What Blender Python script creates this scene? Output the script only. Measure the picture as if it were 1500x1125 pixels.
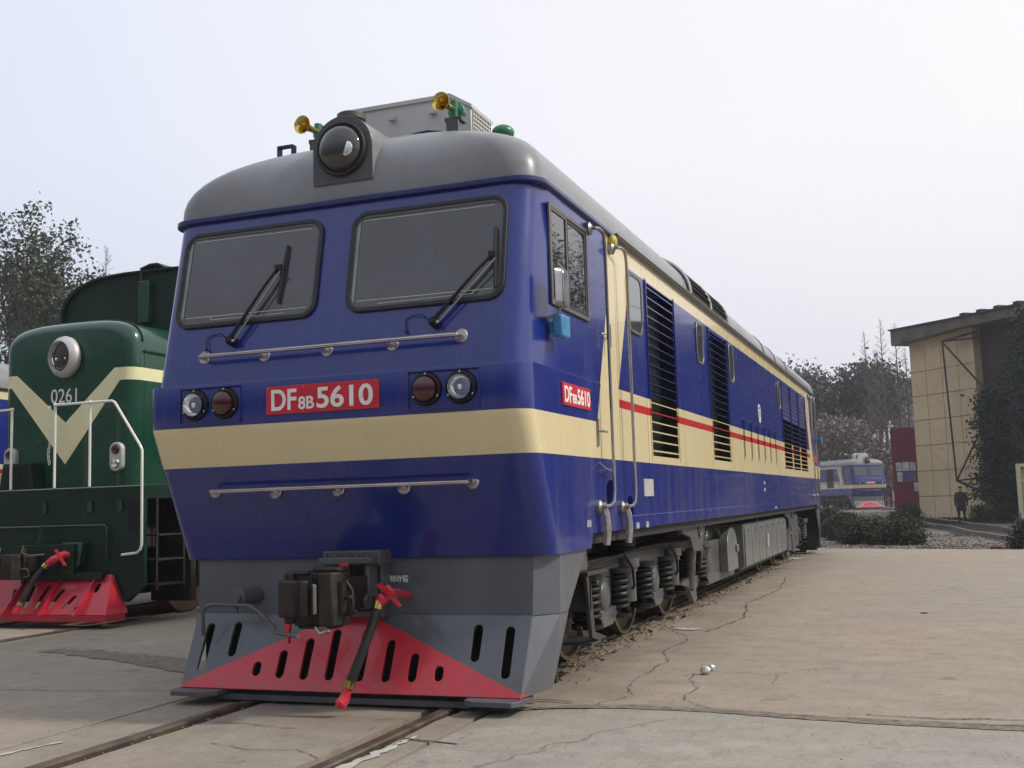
import bpy, bmesh, math, random
from mathutils import Vector, Matrix, noise
R = math.radians
PI = math.pi
random.seed(7)
scene = bpy.context.scene
for o in list(bpy.data.objects):
    bpy.data.objects.remove(o)
C = scene.collection

# ------------------------------------------------------------------ camera
CAM_POS = Vector((3.75924, -6.47833, 1.32255))
FW = Vector((-0.34624407, 0.93217006, 0.10570725))
RT = Vector((0.93587222, 0.35104333, -0.03019542))
UP = Vector((0.06525509, -0.0884735, 0.99393874))
cd = bpy.data.cameras.new('camera')
cam = bpy.data.objects.new('camera', cd)
C.objects.link(cam)
m3 = Matrix((RT, UP, -FW)).transposed()
cam.matrix_world = Matrix.Translation(CAM_POS) @ m3.to_4x4()
cd.sensor_width = 36
cd.lens = 1630.364 / 1500 * 36
cd.clip_start = 0.05
cd.clip_end = 3000
scene.camera = cam

# ------------------------------------------------------------------ world, sun, exposure
SUN_AZ = Vector((1.0, 0.22, 0)).normalized()
SUN_EL = R(40)
w = bpy.data.worlds.new('World')
scene.world = w
w.use_nodes = True
nt = w.node_tree
nt.nodes.clear()
out = nt.nodes.new('ShaderNodeOutputWorld')
sky = nt.nodes.new('ShaderNodeTexSky')
sky.sky_type = 'NISHITA'
sky.sun_disc = False
sky.sun_elevation = SUN_EL
sky.sun_rotation = math.atan2(SUN_AZ.x, SUN_AZ.y)
sky.dust_density = 6
sky.air_density = 1.2
bg1 = nt.nodes.new('ShaderNodeBackground')
bg1.inputs['Strength'].default_value = 0.08
nt.links.new(sky.outputs[0], bg1.inputs['Color'])
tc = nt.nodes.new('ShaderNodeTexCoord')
# hazy sky: bright all round above the haze line, brightest towards the sun, and darkened low down behind the camera in place of unseen buildings and trees
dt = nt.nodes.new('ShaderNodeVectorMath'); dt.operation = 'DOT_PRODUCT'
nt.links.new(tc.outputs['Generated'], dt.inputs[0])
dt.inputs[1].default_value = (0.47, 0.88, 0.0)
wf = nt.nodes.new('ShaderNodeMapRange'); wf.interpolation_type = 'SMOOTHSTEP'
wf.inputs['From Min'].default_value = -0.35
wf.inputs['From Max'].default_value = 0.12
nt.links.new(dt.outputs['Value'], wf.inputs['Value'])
d2 = nt.nodes.new('ShaderNodeVectorMath'); d2.operation = 'DOT_PRODUCT'
nt.links.new(tc.outputs['Generated'], d2.inputs[0])
d2.inputs[1].default_value = (0.62, 0.70, 0.30)
rp = nt.nodes.new('ShaderNodeValToRGB')
el = rp.color_ramp.elements
el[0].position = 0.0; el[0].color = (0.70, 0.78, 0.93, 1)
el[1].position = 0.9; el[1].color = (1.0, 0.985, 0.99, 1)
e_ = el.new(0.45); e_.color = (0.89, 0.905, 0.97, 1)
nt.links.new(d2.outputs['Value'], rp.inputs[0])
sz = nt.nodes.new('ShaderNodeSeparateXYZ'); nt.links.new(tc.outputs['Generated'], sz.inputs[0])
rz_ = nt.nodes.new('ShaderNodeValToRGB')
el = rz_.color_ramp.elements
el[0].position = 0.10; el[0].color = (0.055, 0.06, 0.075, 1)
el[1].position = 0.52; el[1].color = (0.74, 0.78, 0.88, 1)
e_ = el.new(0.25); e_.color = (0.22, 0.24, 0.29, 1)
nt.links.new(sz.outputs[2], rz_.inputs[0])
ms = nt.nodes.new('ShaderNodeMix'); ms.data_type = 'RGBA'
hr = nt.nodes.new('ShaderNodeValToRGB')
hr.color_ramp.elements[0].position = 0.0; hr.color_ramp.elements[0].color = (0.80, 0.79, 0.86, 1)
hr.color_ramp.elements[1].position = 0.30; hr.color_ramp.elements[1].color = (1, 1, 1, 1)
nt.links.new(sz.outputs[2], hr.inputs[0])
mh = nt.nodes.new('ShaderNodeMix'); mh.data_type = 'RGBA'; mh.blend_type = 'MULTIPLY'; mh.inputs[0].default_value = 1
nt.links.new(rp.outputs[0], mh.inputs[6]); nt.links.new(hr.outputs[0], mh.inputs[7])
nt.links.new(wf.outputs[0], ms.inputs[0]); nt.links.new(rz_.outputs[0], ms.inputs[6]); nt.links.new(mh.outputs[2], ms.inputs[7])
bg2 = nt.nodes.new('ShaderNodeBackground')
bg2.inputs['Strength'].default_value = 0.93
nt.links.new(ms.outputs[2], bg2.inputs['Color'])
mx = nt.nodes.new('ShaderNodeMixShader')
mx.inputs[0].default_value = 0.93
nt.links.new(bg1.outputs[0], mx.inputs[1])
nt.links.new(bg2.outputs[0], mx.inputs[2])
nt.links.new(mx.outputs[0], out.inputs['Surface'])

sl = bpy.data.lights.new('sun', 'SUN')
sl.energy = 2.3
sl.angle = R(4.0)
sl.color = (1.0, 0.93, 0.82)
sun = bpy.data.objects.new('sun', sl)
C.objects.link(sun)
sd = Vector((SUN_AZ.x * math.cos(SUN_EL), SUN_AZ.y * math.cos(SUN_EL), math.sin(SUN_EL)))
sun.rotation_euler = sd.to_track_quat('Z', 'Y').to_euler()
sun.location = (20, 5, 20)

scene.view_settings.view_transform = 'Standard'
scene.view_settings.look = 'None'
scene.view_settings.exposure = 0.22
scene.view_settings.gamma = 1.0
scene.cycles.max_bounces = 8
scene.cycles.use_denoising = True

# ------------------------------------------------------------------ node helpers
class E:
    """tiny expression wrapper building Math nodes"""
    def __init__(s, nt, sock): s.nt, s.k = nt, sock
    def _m(s, op, b=None, c=None, swap=False):
        n = s.nt.nodes.new('ShaderNodeMath'); n.operation = op
        ins = [s, b, c]
        if swap: ins = [b, s, c]
        for i, v in enumerate(ins):
            if v is None: continue
            if isinstance(v, E): s.nt.links.new(v.k, n.inputs[i])
            else: n.inputs[i].default_value = v
        return E(s.nt, n.outputs[0])
    def __add__(s, b): return s._m('ADD', b)
    def __sub__(s, b): return s._m('SUBTRACT', b)
    def __rsub__(s, b): return s._m('SUBTRACT', b, swap=True)
    def __mul__(s, b): return s._m('MULTIPLY', b)
    def gt(s, b): return s._m('GREATER_THAN', b)
    def lt(s, b): return s._m('LESS_THAN', b)
    def min(s, b): return s._m('MINIMUM', b)
    def max(s, b): return s._m('MAXIMUM', b)
    def abs(s): return s._m('ABSOLUTE')
    def inv(s): return s._m('SUBTRACT', 1.0, swap=False)._m('ABSOLUTE')

def new_mat(name):
    m = bpy.data.materials.new(name)
    m.use_nodes = True
    return m, m.node_tree, m.node_tree.nodes['Principled BSDF']

def objpos(nt):
    t = nt.nodes.new('ShaderNodeTexCoord')
    s = nt.nodes.new('ShaderNodeSeparateXYZ')
    nt.links.new(t.outputs['Object'], s.inputs[0])
    return t.outputs['Object'], E(nt, s.outputs[0]), E(nt, s.outputs[1]), E(nt, s.outputs[2])

def mixc(nt, fac, a, b, mode='MIX'):
    n = nt.nodes.new('ShaderNodeMix'); n.data_type = 'RGBA'; n.blend_type = mode
    for sock, v in ((n.inputs[0], fac), (n.inputs[6], a), (n.inputs[7], b)):
        if isinstance(v, E): nt.links.new(v.k, sock)
        elif isinstance(v, (int, float)): sock.default_value = v
        elif isinstance(v, tuple): sock.default_value = (v[0], v[1], v[2], 1)
        else: nt.links.new(v, sock)
    return n.outputs[2]

def noise_tex(nt, vec, scale, detail=4, rough=.55, stretch=None):
    if stretch:
        mp = nt.nodes.new('ShaderNodeMapping'); mp.inputs['Scale'].default_value = stretch
        nt.links.new(vec, mp.inputs[0]); vec = mp.outputs[0]
    n = nt.nodes.new('ShaderNodeTexNoise')
    n.inputs['Scale'].default_value = scale; n.inputs['Detail'].default_value = detail
    n.inputs['Roughness'].default_value = rough
    nt.links.new(vec, n.inputs['Vector'])
    return E(nt, n.outputs[0])

def ramp(nt, fac, a, b, lo, hi):
    n = nt.nodes.new('ShaderNodeMapRange')
    n.inputs['From Min'].default_value = a; n.inputs['From Max'].default_value = b
    n.inputs['To Min'].default_value = lo; n.inputs['To Max'].default_value = hi
    nt.links.new(fac.k, n.inputs['Value'])
    return E(nt, n.outputs[0])

def bump(nt, bsdf, h, strength=.3, dist=.01):
    n = nt.nodes.new('ShaderNodeBump')
    n.inputs['Strength'].default_value = strength; n.inputs['Distance'].default_value = dist
    nt.links.new(h.k, n.inputs['Height'])
    nt.links.new(n.outputs[0], bsdf.inputs['Normal'])

def simple(name, col, rough=.5, metal=0., coat=0., var=.12, scale=6., bumps=0., bdist=.003, grime=None, spec=None):
    m, nt, b = new_mat(name)
    v, x, y, z = objpos(nt)
    n = noise_tex(nt, v, scale, 5)
    dark = tuple(c * (1 - var * 2) for c in col); lite = tuple(min(1, c * (1 + var * 1.2)) for c in col)
    c = mixc(nt, ramp(nt, n, .3, .7, 0, 1), dark, lite)
    if grime:
        g = noise_tex(nt, v, 2.3, 6, .65)
        c = mixc(nt, ramp(nt, g, .48, .72, 0, .8), c, grime)
    nt.links.new(c, b.inputs['Base Color'])
    nt.links.new(ramp(nt, n, .3, .7, max(0, rough - .08), min(1, rough + .08)).k, b.inputs['Roughness'])
    b.inputs['Metallic'].default_value = metal
    b.inputs['Coat Weight'].default_value = coat
    b.inputs['Coat Roughness'].default_value = .08
    if spec is not None: b.inputs['Specular IOR Level'].default_value = spec
    if bumps:
        bump(nt, b, noise_tex(nt, v, scale * 5, 5), bumps, bdist)
    return m

BLUE = (0.007, 0.020, 0.195)
CREAM = (0.74, 0.635, 0.38)
RED = (0.56, 0.025, 0.035)
GREY = (0.115, 0.12, 0.135)
LL = 19.65          # body length of the blue locomotives

def livery_material():
    m, nt, b = new_mat('blue cream livery paint')
    v, x, y, z = objpos(nt)
    yy = y.min(LL - y)
    yl = ((z - 1.95) * .425 + 1.58).min(1.95)
    yr = ((z - 2.23) * .49 + 2.24).min(2.60)
    front = yy.lt(yl) * z.gt(1.905)
    mid = yy.gt(yr) * z.gt(2.205) * z.lt(3.29)
    blue = z.lt(1.632).max(front).max(mid)
    red = z.gt(2.055) * z.lt(2.125) * yy.gt(2.22)
    c = mixc(nt, blue, CREAM, BLUE)
    c = mixc(nt, red, c, RED)
    # panel seams: real gaps between the sheets
    seams = None
    for sy in (2.22, 3.17, 4.75, 6.22, 7.72, 8.3, 12.3, 12.95, 17.15):
        s = (y - sy).abs().lt(.005)
        seams = s if seams is None else seams.max(s)
    seams = seams * z.gt(1.632)
    c = mixc(nt, seams * .75, c, (.01, .01, .015))
    # faint road dust and streaks on the lower flank
    st = noise_tex(nt, v, 1.0, 5, .6, (6, 6, .5))
    dust = ramp(nt, st, .42, .72, 0, .32) * z.lt(1.632) * yy.gt(.5)
    fine = noise_tex(nt, v, 3.0, 4)
    c = mixc(nt, dust, c, (.16, .14, .17))
    c = mixc(nt, ramp(nt, fine, .4, .8, 0, .05), c, (.12, .12, .15))
    rs = noise_tex(nt, v, 1.6, 6, .7, (7, 7, .35))
    c = mixc(nt, ramp(nt, rs, .5, .8, 0, .10) * z.gt(1.2), c, (.20, .17, .13))
    nt.links.new(c, b.inputs['Base Color'])
    nt.links.new(ramp(nt, fine, .3, .7, .22, .30).k, b.inputs['Roughness'])
    b.inputs['Coat Weight'].default_value = .4
    b.inputs['Coat Roughness'].default_value = .05
    bump(nt, b, noise_tex(nt, v, .9, 1, .3, (1, 1, .5)), .07, .02)
    return m

def plow_material():
    m, nt, b = new_mat('grey red plow paint')
    v, x, y, z = objpos(nt)
    red = (z + x.abs() * .402).lt(.635) * y.lt(.45) * z.lt(.60) * z.gt(.099) * x.abs().lt(1.30)
    g = noise_tex(nt, v, 4, 5)
    c = mixc(nt, ramp(nt, g, .3, .7, 0, 1), (.080, .088, .104), (.105, .115, .135))
    r = mixc(nt, ramp(nt, g, .3, .7, 0, 1), (.56, .020, .042), (.64, .034, .06))
    c = mixc(nt, red, c, r)
    scr = noise_tex(nt, v, 5, 6, .75, (1, 1, .35))
    c = mixc(nt, ramp(nt, scr, .60, .74, 0, .45), c, (.06, .045, .035))
    low = ramp(nt, z, .10, .34, .45, 0) * ramp(nt, noise_tex(nt, v, 9, 5, .7), .4, .65, 0, 1)
    c = mixc(nt, low, c, (.17, .13, .10))
    nt.links.new(c, b.inputs['Base Color'])
    b.inputs['Roughness'].default_value = .38
    b.inputs['Coat Weight'].default_value = .25
    bump(nt, b, noise_tex(nt, v, 3, 3), .2, .01)
    return m

def concrete_material(name, warm, cool, cracks=True):
    m, nt, b = new_mat(name)
    v, x, y, z = objpos(nt)
    big = noise_tex(nt, v, .35, 5, .6)
    med = noise_tex(nt, v, 2.2, 7, .65, (1, 1.6, 1))
    fin = noise_tex(nt, v, 45, 6, .75, (1, .6, 1))
    spk = noise_tex(nt, v, 9, 6, .8, (1, .45, 1))
    c = mixc(nt, ramp(nt, big, .35, .65, 0, 1), warm, cool)
    c = mixc(nt, ramp(nt, med, .45, .75, 0, .55), c, tuple(q * .55 for q in warm))
    c = mixc(nt, ramp(nt, fin, .35, .65, 0, .5), c, tuple(q * .6 for q in cool))
    c = mixc(nt, ramp(nt, spk, .5, .72, 0, .6), c, tuple(q * .5 for q in warm))
    pale = noise_tex(nt, v, 1.1, 6, .7)
    c = mixc(nt, ramp(nt, pale, .55, .8, 0, .5), c, tuple(min(1, q * 1.45) for q in cool))
    # oil and rust near the tracks (stains)
    st = noise_tex(nt, v, 1.4, 5, .6)
    oil = ramp(nt, x.abs(), .5, 2.2, .75, 0) * ramp(nt, st, .35, .6, 0, 1) * ramp(nt, y, -1.0, 2.5, .25, 1)
    c = mixc(nt, oil, c, (.075, .05, .032))
    sp2 = noise_tex(nt, v, 3.1, 3, .45)
    c = mixc(nt, ramp(nt, sp2, .66, .74, 0, .45), c, (.10, .085, .07))
    tyre = noise_tex(nt, v, 1.0, 4, .6, (.25, 5, 1))
    c = mixc(nt, ramp(nt, tyre, .58, .72, 0, .28), c, (.15, .125, .10))
    pit = noise_tex(nt, v, 26, 3, .6)
    c = mixc(nt, pit.gt(.69) * .5, c, (.11, .09, .07))
    h = med * .4 + fin * .25
    if cracks:
        wv = nt.nodes.new('ShaderNodeTexNoise'); wv.inputs['Scale'].default_value = 1.7; wv.inputs['Detail'].default_value = 5
        nt.links.new(v, wv.inputs['Vector'])
        ad = nt.nodes.new('ShaderNodeMix'); ad.data_type = 'VECTOR'; ad.inputs[0].default_value = .28
        nt.links.new(v, ad.inputs[4]); nt.links.new(wv.outputs['Color'], ad.inputs[5])
        vo = nt.nodes.new('ShaderNodeTexVoronoi'); vo.feature = 'DISTANCE_TO_EDGE'; vo.inputs['Scale'].default_value = .42
        nt.links.new(ad.outputs[1], vo.inputs['Vector'])
        e = E(nt, vo.outputs['Distance'])
        cm = noise_tex(nt, v, .8, 2)
        cr = e.lt(.0022) * cm.gt(.56)
        c = mixc(nt, cr * .5, c, (.09, .075, .06))
        h = h - cr * .6
    nt.links.new(c, b.inputs['Base Color'])
    b.inputs['Roughness'].default_value = .92
    bump(nt, b, h, .8, .014)
    return m

def gravel_material():
    m, nt, b = new_mat('gravel and earth')
    v, x, y, z = objpos(nt)
    vo = nt.nodes.new('ShaderNodeTexVoronoi'); vo.inputs['Scale'].default_value = 11
    nt.links.new(v, vo.inputs['Vector'])
    big = noise_tex(nt, v, .25, 5)
    c = mixc(nt, E(nt, vo.outputs['Distance'])._m('MULTIPLY', 1.1), (.30, .255, .225), (.10, .085, .075))
    sep = nt.nodes.new('ShaderNodeSeparateColor'); nt.links.new(vo.outputs['Color'], sep.inputs[0])
    c = mixc(nt, E(nt, sep.outputs[0]) * .5, c, (.17, .14, .14))
    c = mixc(nt, ramp(nt, big, .5, .7, 0, .5), c, (.12, .10, .075))
    nt.links.new(c, b.inputs['Base Color'])
    b.inputs['Roughness'].default_value = .95
    bump(nt, b, 1.0 - E(nt, vo.outputs['Distance']), .8, .04)
    return m

def glass_dark(name, col, rough=.04):
    m, nt, b = new_mat(name)
    v, x, y, z = objpos(nt)
    n = noise_tex(nt, v, 2.0, 4)
    c = mixc(nt, ramp(nt, n, .35, .7, 0, 1), tuple(q * .85 for q in col), tuple(q * 1.12 for q in col))
    nt.links.new(c, b.inputs['Base Color'])
    b.inputs['Roughness'].default_value = rough
    b.inputs['IOR'].default_value = 1.5
    b.inputs['Coat Weight'].default_value = .5
    b.inputs['Coat Roughness'].default_value = .02
    return m

def clear_glass():
    m, nt, b = new_mat('clear lens glass')
    b.inputs['Base Color'].default_value = (.95, .97, .97, 1)
    b.inputs['Roughness'].default_value = .03
    b.inputs['Transmission Weight'].default_value = .92
    b.inputs['IOR'].default_value = 1.2
    return m

def leaf_material(name, a, bcol, tr=.25):
    m, nt, b = new_mat(name)
    v, x, y, z = objpos(nt)
    n = noise_tex(nt, v, .55, 4, .6)
    f = noise_tex(nt, v, 9, 2, .6)
    c = mixc(nt, ramp(nt, n, .35, .65, 0, 1), a, bcol)
    c = mixc(nt, ramp(nt, f, .35, .75, 0, .6), c, tuple(min(1, q * 1.5) for q in bcol))
    nt.links.new(c, b.inputs['Base Color'])
    b.inputs['Roughness'].default_value = .6
    b.inputs['Specular IOR Level'].default_value = .25
    return m

M = {}
M['livery'] = livery_material()
M['plow'] = plow_material()
M['roof'] = simple('roof grey paint', (.20, .21, .225), .36, coat=.15, var=.06, scale=2, grime=(.15, .15, .15))
M['navy'] = simple('navy trim paint', (.014, .022, .13), .3, coat=.3)
M['blackrub'] = simple('black rubber', (.018, .018, .02), .55)
M['greyfr'] = simple('grey window bead', (.10, .11, .11), .5)
M['blind'] = simple('blind edge', (.26, .29, .28), .5)
M['wglass'] = glass_dark('windscreen glass', (.060, .066, .074), .04)
M['sglass'] = glass_dark('side window glass', (.012, .016, .018), .02)
M['gglass'] = glass_dark('small window glass', (.05, .065, .062), .05)
M['lens'] = clear_glass()
M['reflector'] = simple('silvered reflector', (.92, .92, .91), .09, metal=1, var=.03)
M['redlens'] = simple('dark red lens', (.05, .004, .007), .12, coat=.6)
M['chrome'] = simple('brushed steel rail', (.56, .51, .50), .25, metal=1, var=.05)
M['handrail'] = simple('weathered handrail steel', (.34, .31, .29), .34, metal=.9, var=.08)
M['steel'] = simple('dull steel', (.32, .31, .30), .42, metal=1, var=.1)
M['alu'] = simple('aluminium sheet', (.54, .53, .52), .5, metal=.35, var=.05, scale=3)
M['alu_frame'] = simple('bronze aluminium frame', (.16, .145, .13), .42, metal=.5)
M['brass'] = simple('polished brass', (.72, .55, .16), .2, metal=1, var=.08)
M['brassdull'] = simple('dull greased brass', (.20, .15, .08), .4, metal=.7)
M['hgreen'] = simple('green enamel', (.02, .16, .07), .35, coat=.3)
M['sign_red'] = simple('red plate enamel', (.58, .018, .035), .35, coat=.3, var=.04)
M['white'] = simple('white lettering', (.78, .77, .74), .5, var=.03)
M['stencil'] = simple('faded stencil', (.45, .45, .47), .6, var=.25, scale=30)
M['letter'] = simple('polished letters', (.80, .79, .76), .45, var=.03)
M['grey'] = simple('chassis grey paint', (.085, .09, .096), .42, coat=.1, grime=(.07, .055, .04))
M['greylite'] = simple('tank grey paint', (.15, .16, .155), .4, coat=.1, grime=(.12, .115, .105))
M['facegrey'] = simple('dark housing grey', (.075, .08, .088), .4, var=.05)
M['bogie'] = simple('bogie grey paint', (.034, .037, .040), .42, coat=.1, grime=(.05, .038, .026))
M['bogielite'] = simple('bogie cast grey', (.085, .09, .09), .36, coat=.15, grime=(.06, .048, .036))
M['guard'] = simple('guard bar grey', (.10, .11, .125), .45, grime=(.09, .075, .06))
M['dark'] = simple('dark underframe', (.018, .018, .018), .7, grime=(.035, .026, .018))
M['black'] = simple('black gloss', (.008, .008, .009), .5, spec=.3)
M['mirrorcase'] = simple('dull chrome case', (.35, .35, .36), .18, metal=1)
M['wheel'] = simple('worn wheel steel', (.075, .052, .04), .5, metal=.3, grime=(.06, .032, .02))
M['tread'] = simple('bright wheel tread', (.42, .36, .30), .33, metal=.9)
M['rust'] = simple('rusty casting', (.032, .026, .024), .5, metal=.4, grime=(.06, .038, .026), bumps=.4, var=.25, scale=9)
M['hose'] = simple('rubber hose', (.022, .022, .024), .5, bumps=.2)
M['redp'] = simple('red valve paint', (.62, .02, .04), .3, coat=.4)
M['bluebox'] = simple('light blue plastic', (.045, .22, .42), .4, coat=.2)
M['canvas'] = simple('grey canvas strap', (.36, .34, .33), .9, var=.2, scale=20)
M['yellow'] = simple('yellow paint', (.50, .40, .06), .45)
M['green'] = simple('dark green loco paint', (.004, .055, .028), .26, coat=.6, var=.06, scale=1)
M['greendk'] = simple('frame green paint', (.004, .026, .015), .5, var=.2, scale=2, spec=.3)
M['gcream'] = simple('cream stripe paint', (.82, .78, .47), .35, coat=.3, var=.04)
M['whitep'] = simple('white railing paint', (.80, .80, .72), .4, coat=.2, var=.03)
M['redplow'] = simple('red cowcatcher paint', (.46, .014, .035), .35, coat=.25)
M['rail_top'] = simple('worn rail steel', (.15, .125, .10), .45, metal=.5, var=.25, scale=5, grime=(.12, .075, .045))
M['rail_far'] = simple('shiny rail steel', (.30, .27, .25), .35, metal=.7, var=.1, grime=(.14, .08, .05))
M['concrete'] = concrete_material('yard concrete', (.355, .295, .225), (.32, .285, .235))
M['concrete_fore'] = concrete_material('front slab concrete', (.325, .295, .245), (.345, .325, .285))
M['patch'] = simple('rough patched concrete', (.225, .195, .155), .95, var=.22, scale=14, bumps=.9, bdist=.02)
M['crackdark'] = simple('open joint dirt', (.04, .032, .025), .95)
M['gravel'] = gravel_material()
M['stone'] = simple('ballast stone', (.24, .205, .18), .9, var=.3, scale=2)
M['rubble'] = simple('brown rubble', (.26, .19, .135), .95, var=.25, scale=5)
M['whitedab'] = simple('white paint spill', (.46, .44, .40), .7, var=.1)
M['bark'] = simple('tree bark', (.075, .06, .05), .9, var=.3, scale=8)
M['barklt'] = simple('pale twig bark', (.16, .13, .115), .9, var=.2)
M['leaf_a'] = leaf_material('broad leaf green', (.030, .045, .022), (.060, .080, .040))
M['leaf_b'] = leaf_material('dark evergreen', (.012, .026, .018), (.026, .050, .034))
M['leaf_c'] = leaf_material('hedge green', (.018, .032, .014), (.036, .054, .022))
M['leaf_far'] = leaf_material('far wood green', (.034, .046, .036), (.058, .072, .055))
M['leaf_brown'] = leaf_material('bare wood brown', (.12, .095, .085), (.18, .145, .13))
M['ywall'] = simple('ochre rendered wall', (.66, .53, .33), .85, var=.07, scale=.6, grime=(.55, .43, .26))
M['seam'] = simple('wall joint', (.20, .13, .06), .9)
M['roofc'] = simple('weathered concrete eave', (.13, .12, .105), .9, var=.25, scale=1.5)
M['browndk'] = simple('dark shed brown', (.045, .03, .035), .8, var=.2, scale=1)
M['maroon'] = simple('maroon board', (.17, .018, .03), .55, var=.05)
M['paper'] = simple('pale poster', (.50, .52, .52), .7, var=.2, scale=3)
M['paper2'] = simple('blue purple poster', (.16, .13, .26), .7, var=.2, scale=3)
M['farwall'] = simple('far grey building wall', (.20, .21, .23), .8, var=.1, scale=.4)
M['cloth'] = simple('dark wool cloth', (.024, .024, .036), .9, var=.1)
M['skin'] = simple('skin', (.50, .30, .23), .6)
M['hair'] = simple('black hair', (.012, .011, .011), .6)
M['kerb'] = simple('white kerb', (.5, .5, .46), .8)

# ------------------------------------------------------------------ mesh helpers
def tag(o, label=None, cat=None, group=None, kind=None):
    if label: o['label'] = label
    if cat: o['category'] = cat
    if group: o['group'] = group
    if kind: o['kind'] = kind
    return o

def empty(name, loc=(0, 0, 0), rz=0, **k):
    o = bpy.data.objects.new(name, None)
    o.empty_display_size = .3
    C.objects.link(o)
    o.location = loc; o.rotation_euler = (0, 0, rz)
    return tag(o, **k)

class MB:
    def __init__(s): s.bm = bmesh.new(); s.mi = 0
    def face(s, vs):
        try:
            f = s.bm.faces.new(vs); f.material_index = s.mi; return f
        except ValueError: return None
    def quad(s, *pts): return s.face([s.bm.verts.new(p) for p in pts])
    def box(s, x0, x1, y0, y1, z0, z1, mat=None):
        P = [(x0,y0,z0),(x1,y0,z0),(x1,y1,z0),(x0,y1,z0),(x0,y0,z1),(x1,y0,z1),(x1,y1,z1),(x0,y1,z1)]
        if mat: P = [mat @ Vector(p) for p in P]
        v = [s.bm.verts.new(p) for p in P]
        for f in ((3,2,1,0),(4,5,6,7),(0,1,5,4),(1,2,6,5),(2,3,7,6),(3,0,4,7)): s.face([v[i] for i in f])
        return s
    def rings(s, rs, cap0=True, cap1=True, closed=True):
        V = [[s.bm.verts.new(p) for p in r] for r in rs]
        n = len(V[0])
        for a, b in zip(V, V[1:]):
            for i in range(n if closed else n - 1):
                j = (i + 1) % n
                s.face([a[i], a[j], b[j], b[i]])
        if cap0: s.face(V[0][::-1])
        if cap1: s.face(V[-1])
        return s
    @staticmethod
    def frame(d):
        d = Vector(d).normalized()
        a = Vector((0, 0, 1)) if abs(d.z) < .9 else Vector((1, 0, 0))
        u = d.cross(a).normalized(); return d, u, d.cross(u)
    def circ(s, c, d, r, n, ph=0):
        d, u, v = s.frame(d)
        return [Vector(c) + (u * math.cos(2*PI*i/n + ph) + v * math.sin(2*PI*i/n + ph)) * r for i in range(n)]
    def cyl(s, p0, p1, r0, r1=None, n=16):
        r1 = r0 if r1 is None else r1
        d = Vector(p1) - Vector(p0)
        return s.rings([s.circ(p0, d, r0, n), s.circ(p1, d, r1, n)])
    def lathe(s, o, d, prof, n=24, cap0=True, cap1=True):
        o = Vector(o); dd = Vector(d).normalized()
        return s.rings([s.circ(o + dd * t, d, max(r, 1e-4), n) for t, r in prof], cap0, cap1)
    def tube(s, pts, r, n=8, cap=True):
        pts = [Vector(p) for p in pts]
        rr = r if isinstance(r, (list, tuple)) else [r] * len(pts)
        rs = []; u = None
        for i, p in enumerate(pts):
            a = pts[max(0, i - 1)]; b = pts[min(len(pts) - 1, i + 1)]
            d = (b - a).normalized()
            if u is None: _, u, _ = s.frame(d)
            u = (u - d * u.dot(d)).normalized(); v = d.cross(u)
            rs.append([p + (u * math.cos(2*PI*k/n) + v * math.sin(2*PI*k/n)) * rr[i] for k in range(n)])
        return s.rings(rs, cap, cap)
    def ball(s, c, r, n=12, m=8, sc=(1, 1, 1)):
        c = Vector(c); rs = []
        for j in range(m + 1):
            a = -PI/2 + PI * j / m
            rs.append([c + Vector((r*sc[0]*max(math.cos(a),1e-3)*math.cos(2*PI*i/n), r*sc[1]*max(math.cos(a),1e-3)*math.sin(2*PI*i/n), r*sc[2]*math.sin(a))) for i in range(n)])
        return s.rings(rs)
    def prism(s, pts, vec):
        vec = Vector(vec); pts = [Vector(p) for p in pts]
        return s.rings([pts, [p + vec for p in pts]])
    def ring(s, outer, inner, vec):
        vec = Vector(vec)
        O = [s.bm.verts.new(p) for p in outer]; I = [s.bm.verts.new(p) for p in inner]
        O2 = [s.bm.verts.new(Vector(p) + vec) for p in outer]; I2 = [s.bm.verts.new(Vector(p) + vec) for p in inner]
        n = len(O)
        for i in range(n):
            j = (i + 1) % n
            s.face([O[j], O[i], I[i], I[j]]); s.face([O2[i], O2[j], I2[j], I2[i]])
            s.face([O[i], O[j], O2[j], O2[i]]); s.face([I[j], I[i], I2[i], I2[j]])
        return s
    def mesh(s, name, mats, smooth=35, fix=True):
        if fix: bmesh.ops.recalc_face_normals(s.bm, faces=s.bm.faces)
        me = bpy.data.meshes.new(name)
        s.bm.to_mesh(me); s.bm.free()
        for m_ in (mats if isinstance(mats, (list, tuple)) else [mats]): me.materials.append(m_)
        if smooth:
            me.shade_smooth()
            me.set_sharp_from_angle(angle=R(smooth))
        return me
    def build(s, name, mats, parent=None, bevel=0, smooth=35, fix=True, **k):
        me = s.mesh(name, mats, smooth, fix)
        o = bpy.data.objects.new(name, me)
        C.objects.link(o)
        if parent: o.parent = parent
        if bevel:
            b = o.modifiers.new('bevel', 'BEVEL'); b.width = bevel; b.segments = 2; b.limit_method = 'ANGLE'; b.angle_limit = R(40)
        return tag(o, **k)

def build_each(mb, name, mat, parent=None, **k):
    """every loose piece of the mesh becomes an object of its own"""
    bm = mb.bm; bm.verts.ensure_lookup_table(); seen = set(); out_ = []
    for v0 in bm.verts:
        if v0.index in seen and v0 in seen: continue
        if v0 in seen: continue
        st = [v0]; seen.add(v0); isl = [v0]
        while st:
            v = st.pop()
            for e in v.link_edges:
                o = e.other_vert(v)
                if o not in seen: seen.add(o); st.append(o); isl.append(o)
        m = MB(); mp = {v: m.bm.verts.new(v.co) for v in isl}; fs_ = set(f for v in isl for f in v.link_faces)
        for f in fs_: m.face([mp[v] for v in f.verts])
        out_.append(m.build(name, mat, parent, **k))
    bm.free(); return out_

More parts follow.
